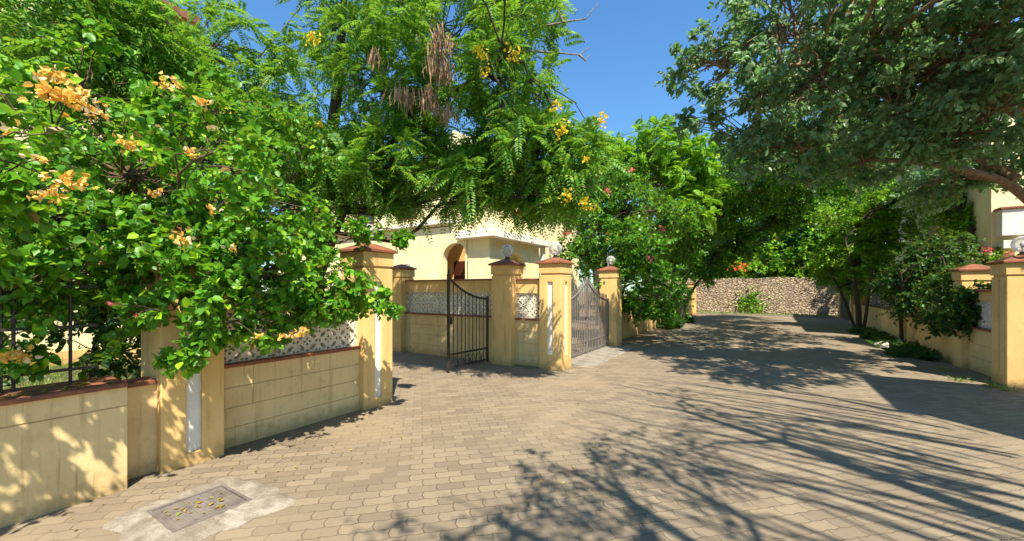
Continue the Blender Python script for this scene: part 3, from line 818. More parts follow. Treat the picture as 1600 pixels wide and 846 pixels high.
# ------------------------------------------------------------------ plants
# A bougainvillea over the left wall
F = lambda px, py, d, rad, n, mat='petalorange', size=.042: bracts((px, py), rad * .68, int(n * .95), size, mat)
boug_leaf = lambda mb, rng, B, D, l: broad_leaves(mb, rng, B, D, l, 8, .090, .42, 'hex', .3, .5)
tree('bougainvillea', 'large orange flowered bougainvillea spilling over the left wall', 'shrub', (-5.15, 1.9, 0),
     [([(-5.12, 1.55, 0), (-5.15, 1.6, .7), (-5.05, 1.65, 1.4), (-5.2, 1.5, 2.1), (-5.3, 1.3, 3.0)], [.055, .05, .042, .035, .02]),
      ([(-5.1, 2.5, 0), (-5.2, 2.45, .8), (-5.0, 2.6, 1.5), (-5.1, 2.9, 2.2)], [.045, .04, .032, .018]),
      ([(-5.0, .1, 0), (-5.0, .2, .9), (-4.85, .3, 1.5), (-5.0, .2, 2.4)], [.05, .045, .035, .02])],
     [blob(625, 372, 5.3, .10, 4, .10), blob(70, 350, 3.3, .75, 39, 0.206), blob(40, 200, 3.6, .8, 31, 0.206), blob(190, 270, 3.6, .75, 31, 0.206), blob(120, 130, 4.2, .7, 17, 0.206),
      blob(330, 250, 4.1, .75, 31, 0.206), blob(250, 390, 3.5, .55, 28, 0.189), blob(400, 330, 4.0, .65, 30, 0.189), blob(350, 180, 4.6, .7, 20, 0.206),
      blob(420, 430, 3.8, .42, 23, 0.172), blob(505, 450, 4.4, .42, 24, 0.172), blob(550, 470, 4.75, .27, 12, 0.138), blob(310, 470, 3.4, .34, 20, 0.172), blob(600, 470, 4.95, .16, 5, 0.112), blob(405, 495, 3.85, .26, 11, 0.146), blob(470, 490, 4.2, .28, 12, 0.146),
      blob(110, 440, 3.3, .42, 20, 0.189), blob(480, 370, 4.7, .5, 20, 0.172), blob(200, 500, 3.4, .22, 5, 0.155), blob(470, 230, 5.0, .6, 16, 0.189), blob(300, 395, 3.5, .35, 14, 0.172),
      blob(30, 540, 3.0, .2, 5, 0.129), blob(10, 440, 3.0, .35, 11, 0.172), blob(575, 365, 5.2, .24, 5, 0.12), blob(285, 555, 3.4, .13, 5, 0.103), blob(330, 540, 3.5, .13, 5, 0.103),
      wblob((-3.8, -.5, 2.2), .45, 13, .2), wblob((-3.75, .3, 2.4), .42, 14, .2), wblob((-3.5, -1.3, 2.6), .6, 16, .22), wblob((-3.5, -.5, 3.0), .45, 9, .2), wblob((-3.2, -1.2, 3.4), .6, 12, .22), wblob((-3.6, 1.4, 2.7), .42, 5, .15)],
     boug_leaf, (M['barkred'], M['leafboug']), 11, twigs=6, twig_r=.003, limb_r=.022, br_r=.008,
     flowers=[F(88, 120, 3.1, .13, 60), F(110, 155, 3.1, .15, 70), F(75, 145, 3.1, .1, 40), F(262, 130, 3.7, .11, 45), F(200, 226, 3.3, .1, 36), F(320, 162, 3.9, .05, 14),
              F(300, 241, 3.6, .07, 20), F(110, 285, 3.0, .13, 46), F(75, 305, 3.0, .09, 24), F(285, 375, 3.5, .12, 34), F(20, 556, 2.65, .13, 64),
              F(470, 522, 4.2, .09, 26, 'petalorange', .045), F(445, 528, 4.2, .05, 12, 'petalorange', .045), F(400, 525, 4.1, .04, 9, 'petalorange', .04), F(186, 476, 3.2, .04, 5, 'petalpink', .045), F(214, 490, 3.2, .03, 3, 'petalpink', .045), F(0, 205, 3.2, .06, 14), F(150, 180, 3.2, .05, 12), F(245, 300, 3.4, .06, 16), F(60, 250, 3.0, .05, 12), F(360, 390, 3.6, .05, 12), F(335, 330, 3.6, .05, 10)])

gs_leaf = lambda mb, rng, B, D, l: broad_leaves(mb, rng, B, D, l, 7, .11, .40, 'hex', .3, .5)
tree('garden_shrub', 'dark shaded shrub in the garden behind the iron fence', 'shrub', (-7.2, .3, 0),
     [([(-7.2, .3, 0), (-7.2, .3, .8), (-7.1, .3, 1.6)], [.035, .03, .02]), ([(-7.2, 1.5, 0), (-7.2, 1.5, .8), (-7.1, 1.6, 1.6)], [.035, .03, .02])],
     [wblob((-7.2, .2, 1.7), .8, 40, .26), wblob((-7.3, 1.6, 1.6), .8, 40, .26), wblob((-7.4, 2.8, 1.8), .8, 36, .26), wblob((-7.5, -.9, 1.8), .8, 30, .26), wblob((-7.0, 1.0, 2.6), .9, 36, .28), wblob((-6.6, 3.0, 1.7), .7, 34, .26), wblob((-6.5, 3.3, 2.7), .8, 36, .28), wblob((-6.2, 2.0, 2.7), .7, 30, .28), wblob((-7.0, -.2, 3.2), .8, 30, .28), wblob((-6.7, .5, .9), .6, 22, .24), wblob((-6.9, 1.7, .9), .6, 24, .24)],
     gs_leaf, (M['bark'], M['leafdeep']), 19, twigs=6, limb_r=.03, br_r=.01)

# B feathery yellow flowered tree over the gate
Y = lambda px, py, d, rad=.1, n=46: bracts((px, py), rad, n, .045, 'petalyellow', sq=(.8, .8, .9), gap=.3)
senna_leaf = lambda mb, rng, B, D, l: pinnate(mb, rng, B, D, l, 3, .34, 10, .078, .20, .42)
bare = []
for path in ([(760, 70, 6.6), (830, 45, 6.4), (880, 35, 6.3), (915, 30, 6.2), (935, 5, 6.2)], [(800, 80, 6.4), (860, 82, 6.3), (905, 86, 6.3), (920, 75, 6.3)],
             [(640, 120, 6.6), (655, 80, 6.6), (668, 50, 6.6)], [(880, 35, 6.3), (870, 10, 6.3), (895, -15, 6.2)], [(905, 86, 6.3), (915, 95, 6.3), (922, 86, 6.3)],
             [(300, 90, 7.5), (360, 100, 7.2), (400, 95, 7), (430, 60, 7), (470, 10, 7)], [(310, 60, 7), (350, 150, 6.6), (380, 160, 6.4), (420, 120, 6.4)]):
    bare.append(([V(*q) for q in path], np.linspace(.020, .006, len(path))))
tree('feathery_tree', 'tall feathery leaved tree with yellow flowers and brown pods over the gate', 'tree', (-8.0, 4.9, 0),
     [([(-8.0, 4.9, -.05), (-7.9, 4.85, 1.4), (-7.6, 4.8, 2.8), (-7.2, 4.7, 4.2), (-6.8, 4.7, 5.6), (-6.5, 4.6, 7.2)], [.2, .17, .15, .12, .09, .05]),
      ([(-7.9, 4.85, 1.5), (-7.0, 4.9, 3.2), (-5.8, 5.0, 4.3), (-4.4, 5.1, 4.9), (-3.2, 5.0, 5.1)], [.085, .07, .05, .035, .02]),
      ([(-7.6, 4.8, 2.8), (-7.8, 3.6, 4.2), (-7.6, 2.4, 5.4), (-7.0, 1.6, 6.4)], [.11, .09, .06, .03])],
     [blob(690, 40, 6.8, 1.25, 34, .30), blob(590, 120, 7.2, 1.2, 36, .30), blob(610, 255, 7.0, .75, 32, .26), blob(560, 250, 7.6, .9, 36, .28), blob(735, 280, 6.7, .55, 22, .24),
      blob(790, 140, 6.4, .7, 24, .26), blob(840, 230, 6.1, .6, 28, .26), blob(905, 250, 6.0, .36, 14, .26), blob(868, 295, 6.2, .38, 16, .22), blob(480, 260, 8.0, .95, 40, .3), blob(800, 300, 6.8, .45, 20, .24),
      blob(400, 150, 7.6, 1.1, 30, .34), blob(520, 40, 7.6, 1.2, 24, .34), blob(340, 70, 6.8, .9, 18, .34), blob(800, 40, 6.6, .65, 16, .3), blob(770, -60, 6.6, .9, 20, .34), blob(620, -80, 7.0, 1.2, 24, .34),
      blob(430, 230, 7.4, .9, 40, .34), blob(720, 305, 7.2, .36, 14, .24), blob(630, 310, 7.4, .3, 10, .24), blob(830, 318, 6.8, .26, 9, .2), blob(520, 300, 7.8, .45, 14, .26), blob(660, 140, 7.0, .6, 16, .26), blob(655, 215, 7.0, .4, 12, .24), blob(765, 205, 6.6, .42, 14, .24), blob(720, 240, 6.9, .4, 9, .22),
      blob(120, 40, 4.6, .8, 40, .3), blob(210, 70, 5.0, .6, 20, .3), blob(30, 90, 5.2, .8, 30, .3), blob(200, 190, 6.0, 1.0, 30, .34), blob(330, 220, 6.4, .9, 30, .34),
      wblob((-2.6, 4.0, 5.8), .7, 5, .28), wblob((-3.4, 3.4, 6.4), .9, 7, .28)],
     senna_leaf, (M['bark'], M['leafsenna']), 23, twigs=6, twig_r=.004, limb_r=.03, br_r=.011, extra=bare, extra_mat=M['barkgrey'],
     flowers=[Y(355, 172, 4.9, .13, 60), Y(292, 194, 4.7, .08, 30), Y(490, 60, 5.6), Y(752, 85, 5.9, .12), Y(758, 112, 5.9, .08, 26), Y(802, 85, 5.8), Y(878, 205, 5.6, .1), Y(942, 186, 5.6, .09, 36), Y(885, 305, 5.6, .11),
              Y(912, 318, 5.6, .09), Y(928, 325, 5.6, .07, 26), Y(868, 165, 5.6, .08, 22), Y(720, 355, 6.2, .05, 12), Y(500, 195, 6.2, .08, 26), Y(915, 250, 5.7, .06, 14),
              bracts(V(805, 268, 6.3), .09, 14, .05, 'petalred'), bracts(V(815, 335, 6.4), .08, 12, .05, 'petalred'),
              pods((688, 55), 70, .34, .10), pods((690, 95), 90, .40, .11), pods((632, 140), 60, .34, .09), pods((670, 140), 60, .38, .09), pods((700, 168), 40, .26, .09), pods((588, 80), 20, .3, .06)])

# C shrub and trees on the left beyond the closed gate
mid_leaf = lambda mb, rng, B, D, l: broad_leaves(mb, rng, B, D, l, 7, .125, .38, 'quad', .3, .6)
tree('flowering_shrub', 'tall green shrub with pink blooms beside the closed gate', 'shrub', (-4.5, 13.0, 0),
     [([(-4.5, 13.0, 0), (-4.6, 13.1, 1.5), (-4.6, 13.2, 3), (-4.7, 13.3, 4.3)], [.10, .08, .06, .03]), ([(-4.45, 13.2, 0), (-4.2, 13.6, 1.4), (-3.9, 13.9, 2.6)], [.07, .05, .03])],
     [blob(930, 270, 13, 1.1, 40, .34), blob(985, 330, 12.6, 1.1, 46, .32), blob(930, 360, 12.6, .9, 36, .32), blob(1010, 400, 12.2, .85, 56, .30), blob(960, 440, 12.0, .6, 24, .28), blob(1040, 440, 12.6, .6, 26, .28),
      blob(1020, 480, 12.6, .4, 14, .24), blob(890, 330, 13.2, .9, 46, .32), blob(905, 400, 13.0, .8, 40, .32), blob(1060, 340, 13, .7, 30, .3), blob(960, 300, 12.6, .9, 40, .32), blob(985, 380, 12, .8, 40, .3), blob(1000, 470, 12.5, .6, 34, .28), blob(950, 470, 13.0, .5, 26, .28), blob(1050, 465, 14.2, .7, 34, .3), blob(1035, 490, 13.2, .4, 16, .24)],
     mid_leaf, (M['bark'], M['leafdark']), 31, twigs=6,
     flowers=[bracts((884, 366), .16, 26, .08, 'petalpink'), bracts((950, 300), .12, 14, .08, 'petalpink'), bracts((1035, 360), .10, 10, .08, 'petalpink'), bracts((1015, 405), .08, 8, .08, 'petalpink'), bracts((985, 265), .12, 12, .08, 'petalpink')])
fr_leaf = lambda mb, rng, B, D, l: pinnate(mb, rng, B, D, l, 2, .46, 9, .13, .30, .3)
tree('feathery_tree', 'bright yellow green feathery tree rising behind the pink flowered shrub', 'tree', (-6.4, 17.5, 0),
     [([(-6.4, 17.5, -.03), (-6.5, 17.2, 3), (-6.6, 16.5, 5), (-6.3, 16.6, 7)], [.16, .13, .1, .05])],
     [blob(1020, 238, 18, 1.5, 80, .5), blob(1080, 258, 17.5, 1.2, 60, .5), blob(960, 260, 18, 1.3, 50, .5), blob(1060, 330, 17.5, 1.1, 26, .5), blob(1100, 300, 18, .9, 20, .5)],
     fr_leaf, (M['bark'], M['leaffresh']), 37, twigs=5, limb_r=.06)
c3_leaf = lambda mb, rng, B, D, l: broad_leaves(mb, rng, B, D, l, 8, .18, .36, 'quad', .4, .7)
tree('leaning_tree', 'dark many stemmed tree leaning over the lane from the left wall', 'tree', (-3.8, 20.6, 0),
     [([(-3.75, 20.4, -.03), (-3.7, 20.6, 1.2), (-3.1, 20.9, 2.8), (-2.4, 21.2, 4.2), (-1.6, 21.6, 5.4)], [.13, .11, .09, .065, .035]),
      ([(-3.85, 20.7, -.03), (-3.9, 20.8, 1.6), (-3.8, 20.7, 3.4), (-3.5, 20.6, 5.4)], [.11, .09, .07, .035]),
      ([(-3.7, 20.9, -.03), (-3.2, 21.2, 1.4), (-2.4, 21.6, 2.8), (-1.6, 22.0, 4)], [.08, .065, .05, .025]),
      ([(-3.95, 20.3, -.03), (-4.3, 20.0, 1.6), (-4.6, 19.6, 3.4)], [.08, .06, .03])],
     [blob(1060, 380, 19, 1.2, 60, .5), blob(1120, 330, 19, 1.4, 80, .5), blob(1180, 300, 19.5, 1.3, 70, .5), blob(1220, 340, 21, 1.0, 44, .5), blob(1150, 250, 19, 1.2, 50, .5), blob(1090, 430, 19.5, .7, 26, .4), blob(1160, 380, 20, 1.0, 46, .45), blob(1240, 270, 19, 1.2, 50, .5),
      blob(1120, 400, 20.5, .9, 40, .45), blob(1200, 220, 19, 1.2, 40, .5), wblob((-.2, 20.5, 6.2), 1.5, 60, .5), wblob((.6, 18.8, 6.6), 1.4, 50, .5), wblob((1.8, 17.2, 6.4), 1.3, 50, .5), wblob((2.2, 19.8, 6.2), 1.3, 50, .5), wblob((.8, 22.0, 6.8), 1.4, 50, .5), blob(1260, 320, 20, 1.2, 46, .5)],
     c3_leaf, (M['bark'], M['leafdark']), 41, twigs=6, limb_r=.05, br_r=.02)

# D grey-green tree arching over the lane from the right
d_leaf = lambda mb, rng, B, D, l: broad_leaves(mb, rng, B, D, l, 8, .135, .31, 'hex', .55, .2)
tree('shade_tree', 'wide grey green tree arching over the lane from the right', 'tree', (4.6, 11.4, 0),
     [([(4.6, 11.4, -.03), (4.55, 11.35, 1.6), (4.3, 11.2, 2.8), (3.75, 10.9, 3.55), (2.9, 10.5, 3.85), (1.9, 10.1, 4.05), (.8, 9.9, 4.1)], [.15, .115, .09, .072, .055, .038, .022]),
      ([(4.5, 11.35, 2.0), (4.3, 10.9, 3.6), (3.6, 10.2, 4.6), (2.6, 9.6, 5.2), (1.4, 9.0, 5.6), (.2, 8.6, 5.6)], [.13, .12, .1, .075, .05, .03]),
      ([(3.75, 10.9, 3.6), (3.0, 11.3, 4.6), (2.0, 11.6, 5.4), (1.0, 11.8, 5.9)], [.09, .075, .05, .03])],
     [blob(1120, 100, 7.6, .85, 28, 0.286), blob(1185, 160, 7.4, .8, 31, 0.269), blob(1230, 40, 7.2, 1.1, 37, 0.286), blob(1290, 130, 7.0, 1.0, 43, 0.286), blob(1370, 60, 6.8, 1.1, 40, 0.286), blob(1400, 170, 6.8, .9, 39, 0.269),
      blob(1480, 90, 6.4, 1.1, 43, 0.286), blob(1560, 60, 6.0, 1.1, 37, 0.286), blob(1560, 170, 6.2, .9, 33, 0.269), blob(1250, 230, 7.4, .7, 25, 0.252), blob(1170, 240, 7.8, .6, 16, 0.252), blob(1350, 255, 7.6, .6, 18, 0.252),
      blob(1480, 215, 6.8, .6, 18, 0.252), blob(1330, -60, 7, 1.4, 22, 0.302), blob(1500, -80, 6.4, 1.4, 22, 0.302), blob(1200, -40, 7.4, .9, 12, 0.286), blob(1090, 190, 8.2, .5, 10, 0.235), blob(1080, 90, 7.8, .35, 7, 0.218), blob(1450, 290, 8.2, .5, 10, 0.252),
      wblob((1.5, 12, 6.4), 1.5, 34, .38), wblob((2.6, 13.6, 5.6), 1.4, 28, .38), wblob((.2, 12.6, 6.6), 1.2, 18, .38), wblob((3.2, 14.8, 5.6), 1.4, 50, .38), wblob((1.6, 14.6, 6.6), 1.5, 50, .38), wblob((2.4, 16.6, 6.2), 1.4, 44, .38), wblob((3.0, 10.4, 5.6), 1.2, 40, .36), wblob((.9, 10.8, 6.6), 1.2, 40, .36), wblob((3.6, 12.4, 6.4), 1.3, 40, .36), wblob((1.0, 7.6, 6.6), 1.0, 16, .3), wblob((2.4, 8.2, 6.6), 1.2, 18, .3), wblob((.4, 9.2, 6.8), .9, 20, .3), wblob((2.0, 12.8, 7.0), 1.4, 50, .38), wblob((.6, 13.4, 7.4), 1.1, 36, .36), wblob((3.8, 9.0, 6.2), 1.1, 40, .34), wblob((3.4, 6.6, 6.3), 1.1, 44, .32), wblob((4.3, 7.6, 6.6), 1.2, 40, .34), wblob((2.6, 5.6, 6.8), 1.0, 26, .3), wblob((3.2, 8.0, 6.6), 1.0, 40, .32), wblob((4.6, 9.4, 6.2), 1.1, 40, .34), blob(1560, 255, 7.6, .55, 17, .26), blob(1490, 280, 8.4, .5, 15, .26), wblob((2.4, 6.3, 6.8), .8, 22, .28), wblob((3.1, 5.5, 6.7), .9, 22, .28)],
     d_leaf, (M['barktan'], M['leafgrey']), 53, twigs=6, twig_r=.004, limb_r=.038, br_r=.016)

# E trees beyond the stone wall
far_leaf = lambda mb, rng, B, D, l: broad_leaves(mb, rng, B, D, l, 8, .32, .36, 'quad', .3, .8)
E = [(-8.5, 34.0, 8.2, 2.4, 'leafmid', 'rounded mid green tree beyond the left end of the stone wall'),
     (-4.6, 33.4, 6.6, 2.0, 'leafdark', 'darker bushy tree just behind the left of the stone wall'),
     (-1.2, 34.2, 6.8, 2.2, 'leafmid', 'leafy tree behind the middle of the stone wall'),
     (2.2, 33.8, 7.2, 2.1, 'leafdark', 'dark tree with slim pale trunk behind the stone wall'),
     (5.4, 34.5, 8.4, 2.6, 'leafmid', 'tall light tree behind the right end of the stone wall'),
     (10.0, 33.0, 9.0, 3.0, 'leafmid', 'broad light green tree above the far right wall'),
     (0.5, 41.0, 10.0, 3.2, 'leafdark', 'tallest dark tree rising behind the others past the stone wall'),
     (-7.0, 42.0, 10.5, 3.4, 'leafdark', 'distant dark tree behind the leaning stems'),
     (6.0, 43.0, 11.0, 3.4, 'leafdark', 'tall dark tree far behind the right end of the stone wall'),
     (-3.0, 37.5, 8.0, 2.6, 'leafdark', 'bushy dark tree in the second row behind the stone wall'),
     (3.6, 37.5, 8.2, 2.6, 'leafmid', 'light green tree in the second row behind the stone wall'),
     (-12.0, 33.0, 9.5, 3.0, 'leafdark', 'dark tree behind the bright feathery crown')]
for i, (x, y, h, r, lm, lab) in enumerate(E):
    h *= 1.55; r *= 1.3
    fl = [bracts((1153, 418), .5, 40, .2, 'petalred')] if i == 1 else []
    tree('background_tree', lab, 'tree', (x, y, 0), [([(x, y, -.03), (x + .1, y, h * .35), (x - .1, y + .1, h * .7)], [.17, .13, .06])],
         [wblob((x, y, h * .78), r, 60, .7), wblob((x - r * .6, y - .4, h * .55), r * .75, 44, .65), wblob((x + r * .6, y - .5, h * .5), r * .8, 44, .65), wblob((x + .2, y - 1.0, h * .32), r * .8, 44, .6), wblob((x - r * .4, y - 1.1, h * .3), r * .6, 28, .55), wblob((x + r * .7, y - 1.1, h * .26), r * .6, 28, .55)],
         far_leaf, (M['barkgrey'], M[lm]), 60 + i, twigs=5, limb_r=.07, br_r=.02, group='trees beyond the stone wall', flowers=fl, zmin=.6)

# F plants along the right wall
tree('small_tree', 'small multi stemmed tree against the right wall', 'tree', (3.0, 20.4, 0),
     [([(3.0, 20.4, -.02), (2.95, 20.4, 1.2), (2.8, 20.5, 2.4), (2.6, 20.6, 3.6)], [.10, .085, .065, .03]), ([(3.05, 20.1, -.02), (3.15, 19.8, 1.2), (3.2, 19.3, 2.4)], [.06, .05, .03]), ([(2.95, 20.7, -.02), (2.6, 21.1, 1.4), (2.2, 21.5, 2.4)], [.06, .05, .03])],
     [blob(1315, 400, 17, .95, 71, .36), blob(1350, 350, 16.5, 1.1, 74, .36), blob(1400, 370, 16, .95, 61, .36), blob(1400, 310, 15.5, 1.1, 61, .36), blob(1330, 440, 16.8, .7, 36, .32), blob(1295, 425, 18, .65, 34, .32), blob(1375, 430, 15.5, .8, 46, .32), blob(1345, 410, 16, .8, 44, .32), blob(1300, 340, 18, .8, 20, .36)],
     mid_leaf, (M['bark'], M['leafmid']), 71, twigs=6, limb_r=.04)
deep_leaf = lambda mb, rng, B, D, l: broad_leaves(mb, rng, B, D, l, 7, .10, .42, 'hex', .4, .7)
tree('bougainvillea', 'dark shaded bougainvillea hanging over the right wall by the pier', 'shrub', (3.85, 13.6, 0),
     [([(3.85, 13.6, 0), (3.8, 13.5, 1.0), (3.6, 13.4, 1.7), (3.4, 13.2, 2.4)], [.07, .06, .045, .02]), ([(3.3, 16.0, 0), (3.2, 15.7, .8), (3.15, 15.2, 1.6), (3.0, 14.8, 2.2)], [.05, .045, .035, .02])],
     [blob(1440, 420, 11.2, .8, 66, .28), blob(1490, 450, 9.2, .55, 60, .24), blob(1530, 470, 8.2, .38, 45, .2), blob(1430, 475, 11.2, .6, 54, .26), blob(1505, 505, 8.4, .26, 24, .18), blob(1470, 395, 11, .7, 45, .28), blob(1410, 440, 12, .7, 45, .28), blob(1470, 505, 9.6, .34, 24, .2), blob(1530, 440, 8.6, .3, 21, .2)],
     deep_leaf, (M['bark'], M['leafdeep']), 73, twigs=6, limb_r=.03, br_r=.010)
tree('flowering_shrub', 'sunny lime green shrub with pink flowers below the white box window', 'shrub', (5.0, 16.6, 0),
     [([(5.0, 16.6, -.03), (5.0, 16.5, 1.2), (5.0, 16.4, 2.4)], [.06, .05, .03])],
     [blob(1530, 385, 12, .5, 20, .3), blob(1505, 370, 12.5, .6, 24, .3), blob(1490, 340, 13.5, .8, 26, .34), blob(1555, 402, 11, .3, 12, .24), blob(1500, 330, 12.5, .7, 44, .3), blob(1465, 300, 13, .8, 44, .34), blob(1522, 345, 12, .4, 24, .26), blob(1500, 265, 13, .7, 30, .32)],
     mid_leaf, (M['bark'], M['leafmid']), 77, twigs=5,
     flowers=[bracts((1545, 392), .16, 24, .07, 'petalpink'), bracts((1577, 396), .1, 12, .07, 'petalpink'), bracts((1560, 412), .12, 14, .07, 'petalpink')])
tree('background_tree', 'light green tree filling the gap above the right wall', 'tree', (6.0, 28.5, 0),
     [([(6.0, 28.5, -.03), (6.0, 28.4, 2.5), (5.8, 28.2, 5)], [.17, .13, .06])],
     [blob(1420, 300, 21, 1.8, 90, .6), blob(1480, 330, 20, 1.5, 70, .6), blob(1380, 330, 22, 1.6, 40, .6), blob(1450, 260, 21, 1.5, 36, .6)],
     c3_leaf, (M['bark'], M['leafmid']), 79, twigs=6, limb_r=.06, br_r=.02)

# H tree over the near right of the lane: its boughs throw the striped shade
h_leaf = lambda mb, rng, B, D, l: broad_leaves(mb, rng, B, D, l, 4, .085, .34, 'hex', .4, .8)
ex = []; rngH = np.random.default_rng(4)
for k in range(84):
    s = np.array([4.6, -1.6 + 6.4 * rngH.random(), 5.0 + rngH.random() * 1.6]); e = np.array([.9 + 1.6 * rngH.random(), s[1] + .3 + rngH.normal(0, .5), s[2] + .5 + .4 * rngH.random()])
    ex.append((wavy(rngH, s, e, 9, .22), np.linspace(.03, .006, 9) * rngH.uniform(.5, 1.2)))
tree('shade_tree', 'bare boughed tree at the near right whose branches stripe the pavers with shade', 'tree', (5.2, .6, 0),
     [([(5.2, .6, -.03), (5.1, .7, 2), (4.9, .9, 4), (4.6, 1.3, 5.6), (3.6, 1.9, 6.4), (2.4, 2.5, 6.8)], [.24, .2, .17, .12, .08, .04]),
      ([(5.1, .7, 2.2), (4.6, .2, 4.0), (3.6, -.4, 5.2), (2.4, -.6, 5.8), (1.3, -.6, 6.0)], [.14, .11, .08, .06, .03])],
     [wblob((1.8, 1.3, 5.6), .75, 14, .22), wblob((1.1, .8, 5.2), .7, 11, .22), wblob((1.9, .3, 5.6), .9, 13, .26), wblob((1.4, -.7, 5.6), .9, 22, .3), wblob((3.0, -.9, 5.5), 1.0, 18, .32), wblob((3.6, 2.6, 6.8), 1.0, 10, .3), wblob((2.6, 1.2, 6.6), 1.0, 10, .3), wblob((2.2, 3.4, 6.4), .8, 6, .3), wblob((.9, -1.4, 5.2), .7, 16, .3)],
     h_leaf, (M['bark'], M['leafgrey']), 83, twigs=5, twig_r=.004, limb_r=.04, extra=ex)

# low planting beds
def bed(name, label, spots, seed, mat, h=.35):
    rng = np.random.default_rng(seed)
    for i, (x, y) in enumerate(spots):
        t = None
        m = MB(); n = 46
        A = nrm(rng.normal(0, 1, (n, 3)) * [1, 1, .4] + [0, 0, .9]); P = np.array([x, y, 0]) + rng.normal(0, .07, (n, 3)) * [1, 1, 0]
        leaves_mesh(m, P, A, nrm(rng.normal(0, 1, (n, 3)) + [0, 0, .5]), h * rng.uniform(.6, 1.3, n), .16, 'hex', .2, .35)
        o = m.build(name, M[mat], loc=(x, y, 0)); tag(o, label, 'plant', label)
rb = random.Random(8)
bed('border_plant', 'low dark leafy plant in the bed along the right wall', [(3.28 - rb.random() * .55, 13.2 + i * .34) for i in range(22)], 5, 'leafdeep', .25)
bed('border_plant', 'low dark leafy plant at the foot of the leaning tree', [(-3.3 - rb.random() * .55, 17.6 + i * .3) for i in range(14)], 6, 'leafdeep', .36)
bed('wall_weed', 'small bright weed growing on the stone wall', [], 7, 'leafmid')
# creeper on the stone wall
rng = np.random.default_rng(9); m = MB(); n = 260
P = np.stack([rng.normal(-.9, .42, n), np.full(n, 29.93), np.abs(rng.normal(.75, .4, n))], 1)
leaves_mesh(m, P, nrm(rng.normal(0, 1, (n, 3)) + [0, -.6, 0]), nrm(rng.normal(0, .5, (n, 3)) + [0, -1, .6]), .16 * rng.uniform(.6, 1.2, n), .4, 'hex')
tag(m.build('wall_creeper', M['leafmid']), 'small creeper growing on the face of the stone wall', 'plant')
# grass at the foot of the stone wall + tufts + lawn blades
def grass(name, label, xs, ys, n, h, seed):
    rng = np.random.default_rng(seed); m = MB()
    P = np.stack([rng.uniform(*xs, n), rng.uniform(*ys, n), np.zeros(n)], 1)
    leaves_mesh(m, P, nrm(rng.normal(0, .4, (n, 3)) + [0, 0, 1]), nrm(rng.normal(0, 1, (n, 3))), h * rng.uniform(.5, 1.3, n), .12, 'quad', .1, .2)
    tag(m.build(name, M['grass']), label, 'grass', None, 'stuff')
grass('grass', 'strip of short grass at the foot of the stone wall', (-3.9, 3.3), (29.38, 29.95), 2600, .16, 1)
grass('lawn_grass', 'thin dry grass on the lawn behind the left wall', (-13, -5.1), (-5, 3.1), 14000, .09, 2)
rng = np.random.default_rng(12); m = MB()
for x, y, n in ((3.2, 10.05, 26), (3.32, 9.8, 16), (2.9, 10.4, 14), (3.0, 11.6, 16)):
    P = np.array([x, y, 0]) + rng.normal(0, .07, (n, 3)) * [1, 1, 0]
    leaves_mesh(m, P, nrm(rng.normal(0, .6, (n, 3)) + [0, 0, .8]), nrm(rng.normal(0, 1, (n, 3))), .11 * rng.uniform(.5, 1.3, n), .14, 'quad', .1, .2)
tag(m.build('weeds', M['grass']), 'small weeds sprouting at the foot of the posts', 'weeds', None, 'stuff')

# litter of leaves
rng = np.random.default_rng(21); m = MB()
def litter(n, cx, cy, sx, sy, s):
    P = np.stack([rng.normal(cx, sx, n), rng.normal(cy, sy, n), np.full(n, .016)], 1)
    P = P[(P[:, 0] > -4.4) & (P[:, 0] < 3.3)]; n = len(P)
    A = nrm(np.concatenate([rng.normal(0, 1, (n, 2)), rng.normal(0, .08, (n, 1))], 1)); Nn = nrm(rng.normal(0, .25, (n, 3)) + [0, 0, 1])
    leaves_mesh(m, P, A, Nn, s * rng.uniform(.5, 1.3, n), .38, 'hex', .15, .2)
litter(90, -3.9, 2.6, .35, 1.3, .024); litter(60, -3.3, 3.6, .6, .9, .02); litter(30, -1.5, 4.5, 2.0, 2.0, .022); litter(80, 0, 12, 3, 5, .045); litter(30, 2.2, 7, 1.2, 2, .035); litter(60, -4.6, 6, .8, .9, .035)
tag(m.build('fallen_leaves', M['litter']), 'scattered small dry leaves on the pavers', 'leaves', None, 'stuff')
m = MB(); P = np.stack([rng.uniform(-3.72, -3.4, 26), rng.normal(1.32, .09, 26), np.full(26, .046)], 1)
leaves_mesh(m, P, nrm(rng.normal(0, 1, (26, 3)) * [1, 1, .1]), nrm(rng.normal(0, .2, (26, 3)) + [0, 0, 1]), .03 * rng.uniform(.6, 1.6, 26), .36, 'hex', .2, .2)
tag(m.build('fallen_leaves', M['litter']), 'dry yellow leaves lying on the manhole lid', 'leaves', None, 'stuff')
m = MB(); P = np.stack([rng.uniform(-4.82, -4.42, 60), rng.uniform(-.6, 1.05, 60), np.full(60, .897)], 1)
leaves_mesh(m, P, nrm(rng.normal(0, 1, (60, 3)) * [1, 1, .1]), nrm(rng.normal(0, .2, (60, 3)) + [0, 0, 1]), .05 * rng.uniform(.6, 1.6, 60), .36, 'hex', .2, .2)
tag(m.build('fallen_leaves', M['litter']), 'dry leaves lying on the coping of the near left wall', 'leaves', None, 'stuff')

# rock in the right bed
m = MB(); m.sphere((2.75, 15.2, .06), .17, 14, 9, (1.2, 1.0, .62)); v = m.v[0]; rr = np.random.default_rng(2)
v += rr.normal(0, .010, v.shape); tag(m.build('rock', M['stonegrey'], weld=True), 'pale rock edging the bed below the right wall', 'rock')

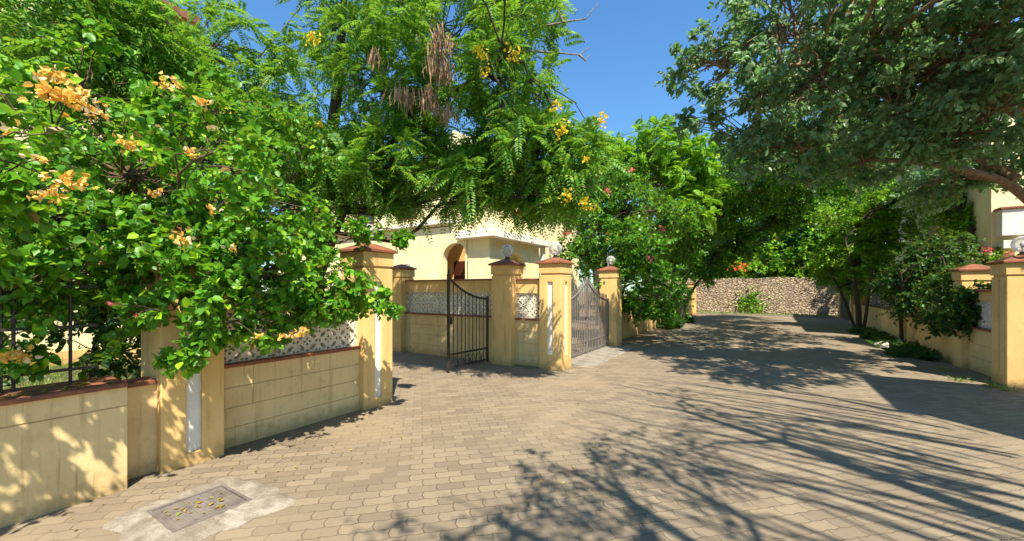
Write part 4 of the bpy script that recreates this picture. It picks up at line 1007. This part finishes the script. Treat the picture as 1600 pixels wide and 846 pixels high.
# overhead cable
a, b = V(880, 240, 17), V(1330, 60, 15); ts = np.linspace(0, 1, 20)[:, None]
m = MB(); m.tube(a + (b - a) * ts - np.array([0, 0, 1.]) * (.35 * 4 * ts * (1 - ts)), .009, 5)
tag(m.build('overhead_cable', M['iron']), 'thin dark cable crossing the sky between the trees', 'cable')

# ------------------------------------------------------------------ light, sky, camera
EL, AZ = R(55), R(135)          # AZ clockwise from +Y
sd = Vector((math.cos(EL) * math.sin(AZ), math.cos(EL) * math.cos(AZ), math.sin(EL)))
sun = bpy.data.lights.new('sun', 'SUN'); sun.energy = 5.0; sun.angle = R(.53); sun.color = (1.0, .92, .77)
so = bpy.data.objects.new('sun', sun); COL.objects.link(so); so.rotation_euler = (-sd).to_track_quat('-Z', 'Y').to_euler()
w = bpy.data.worlds.new('World'); SC.world = w; w.use_nodes = True; nt = w.node_tree; nt.nodes.clear()
sky = nt.nodes.new('ShaderNodeTexSky'); sky.sky_type = 'NISHITA'; sky.sun_disc = False; sky.sun_elevation = EL; sky.sun_rotation = AZ
sky.air_density = 1.5; sky.dust_density = .2; sky.ozone_density = 3.0
bg = nt.nodes.new('ShaderNodeBackground'); bg.inputs[1].default_value = .058
ow = nt.nodes.new('ShaderNodeOutputWorld'); mx = nt.nodes.new('ShaderNodeMix'); mx.data_type = 'RGBA'; mx.blend_type = 'MULTIPLY'; mx.inputs[0].default_value = 1.0; mx.inputs[7].default_value = (.85, 1.38, 1.84, 1)
nt.links.new(sky.outputs[0], mx.inputs[6]); nt.links.new(mx.outputs[2], bg.inputs[0]); nt.links.new(bg.outputs[0], ow.inputs[0])

cam = bpy.data.cameras.new('camera'); co = bpy.data.objects.new('camera', cam); COL.objects.link(co)
co.location = (0, 0, CAMH); co.rotation_euler = (R(90), 0, YAW); cam.sensor_width = 36; cam.lens = FOC / 1600 * 36
cam.shift_y = 29 / 1600; cam.clip_end = 1000; cam.clip_start = .05
SC.camera = co
SC.view_settings.view_transform = 'Standard'; SC.view_settings.look = 'None'; SC.view_settings.exposure = .95; SC.view_settings.gamma = 1; SC.view_settings.use_curve_mapping = False
SC.render.engine = 'CYCLES'
SC.cycles.use_denoising = True
SC.cycles.max_bounces = 7; SC.cycles.diffuse_bounces = 3; SC.cycles.transmission_bounces = 6; SC.cycles.transparent_max_bounces = 8
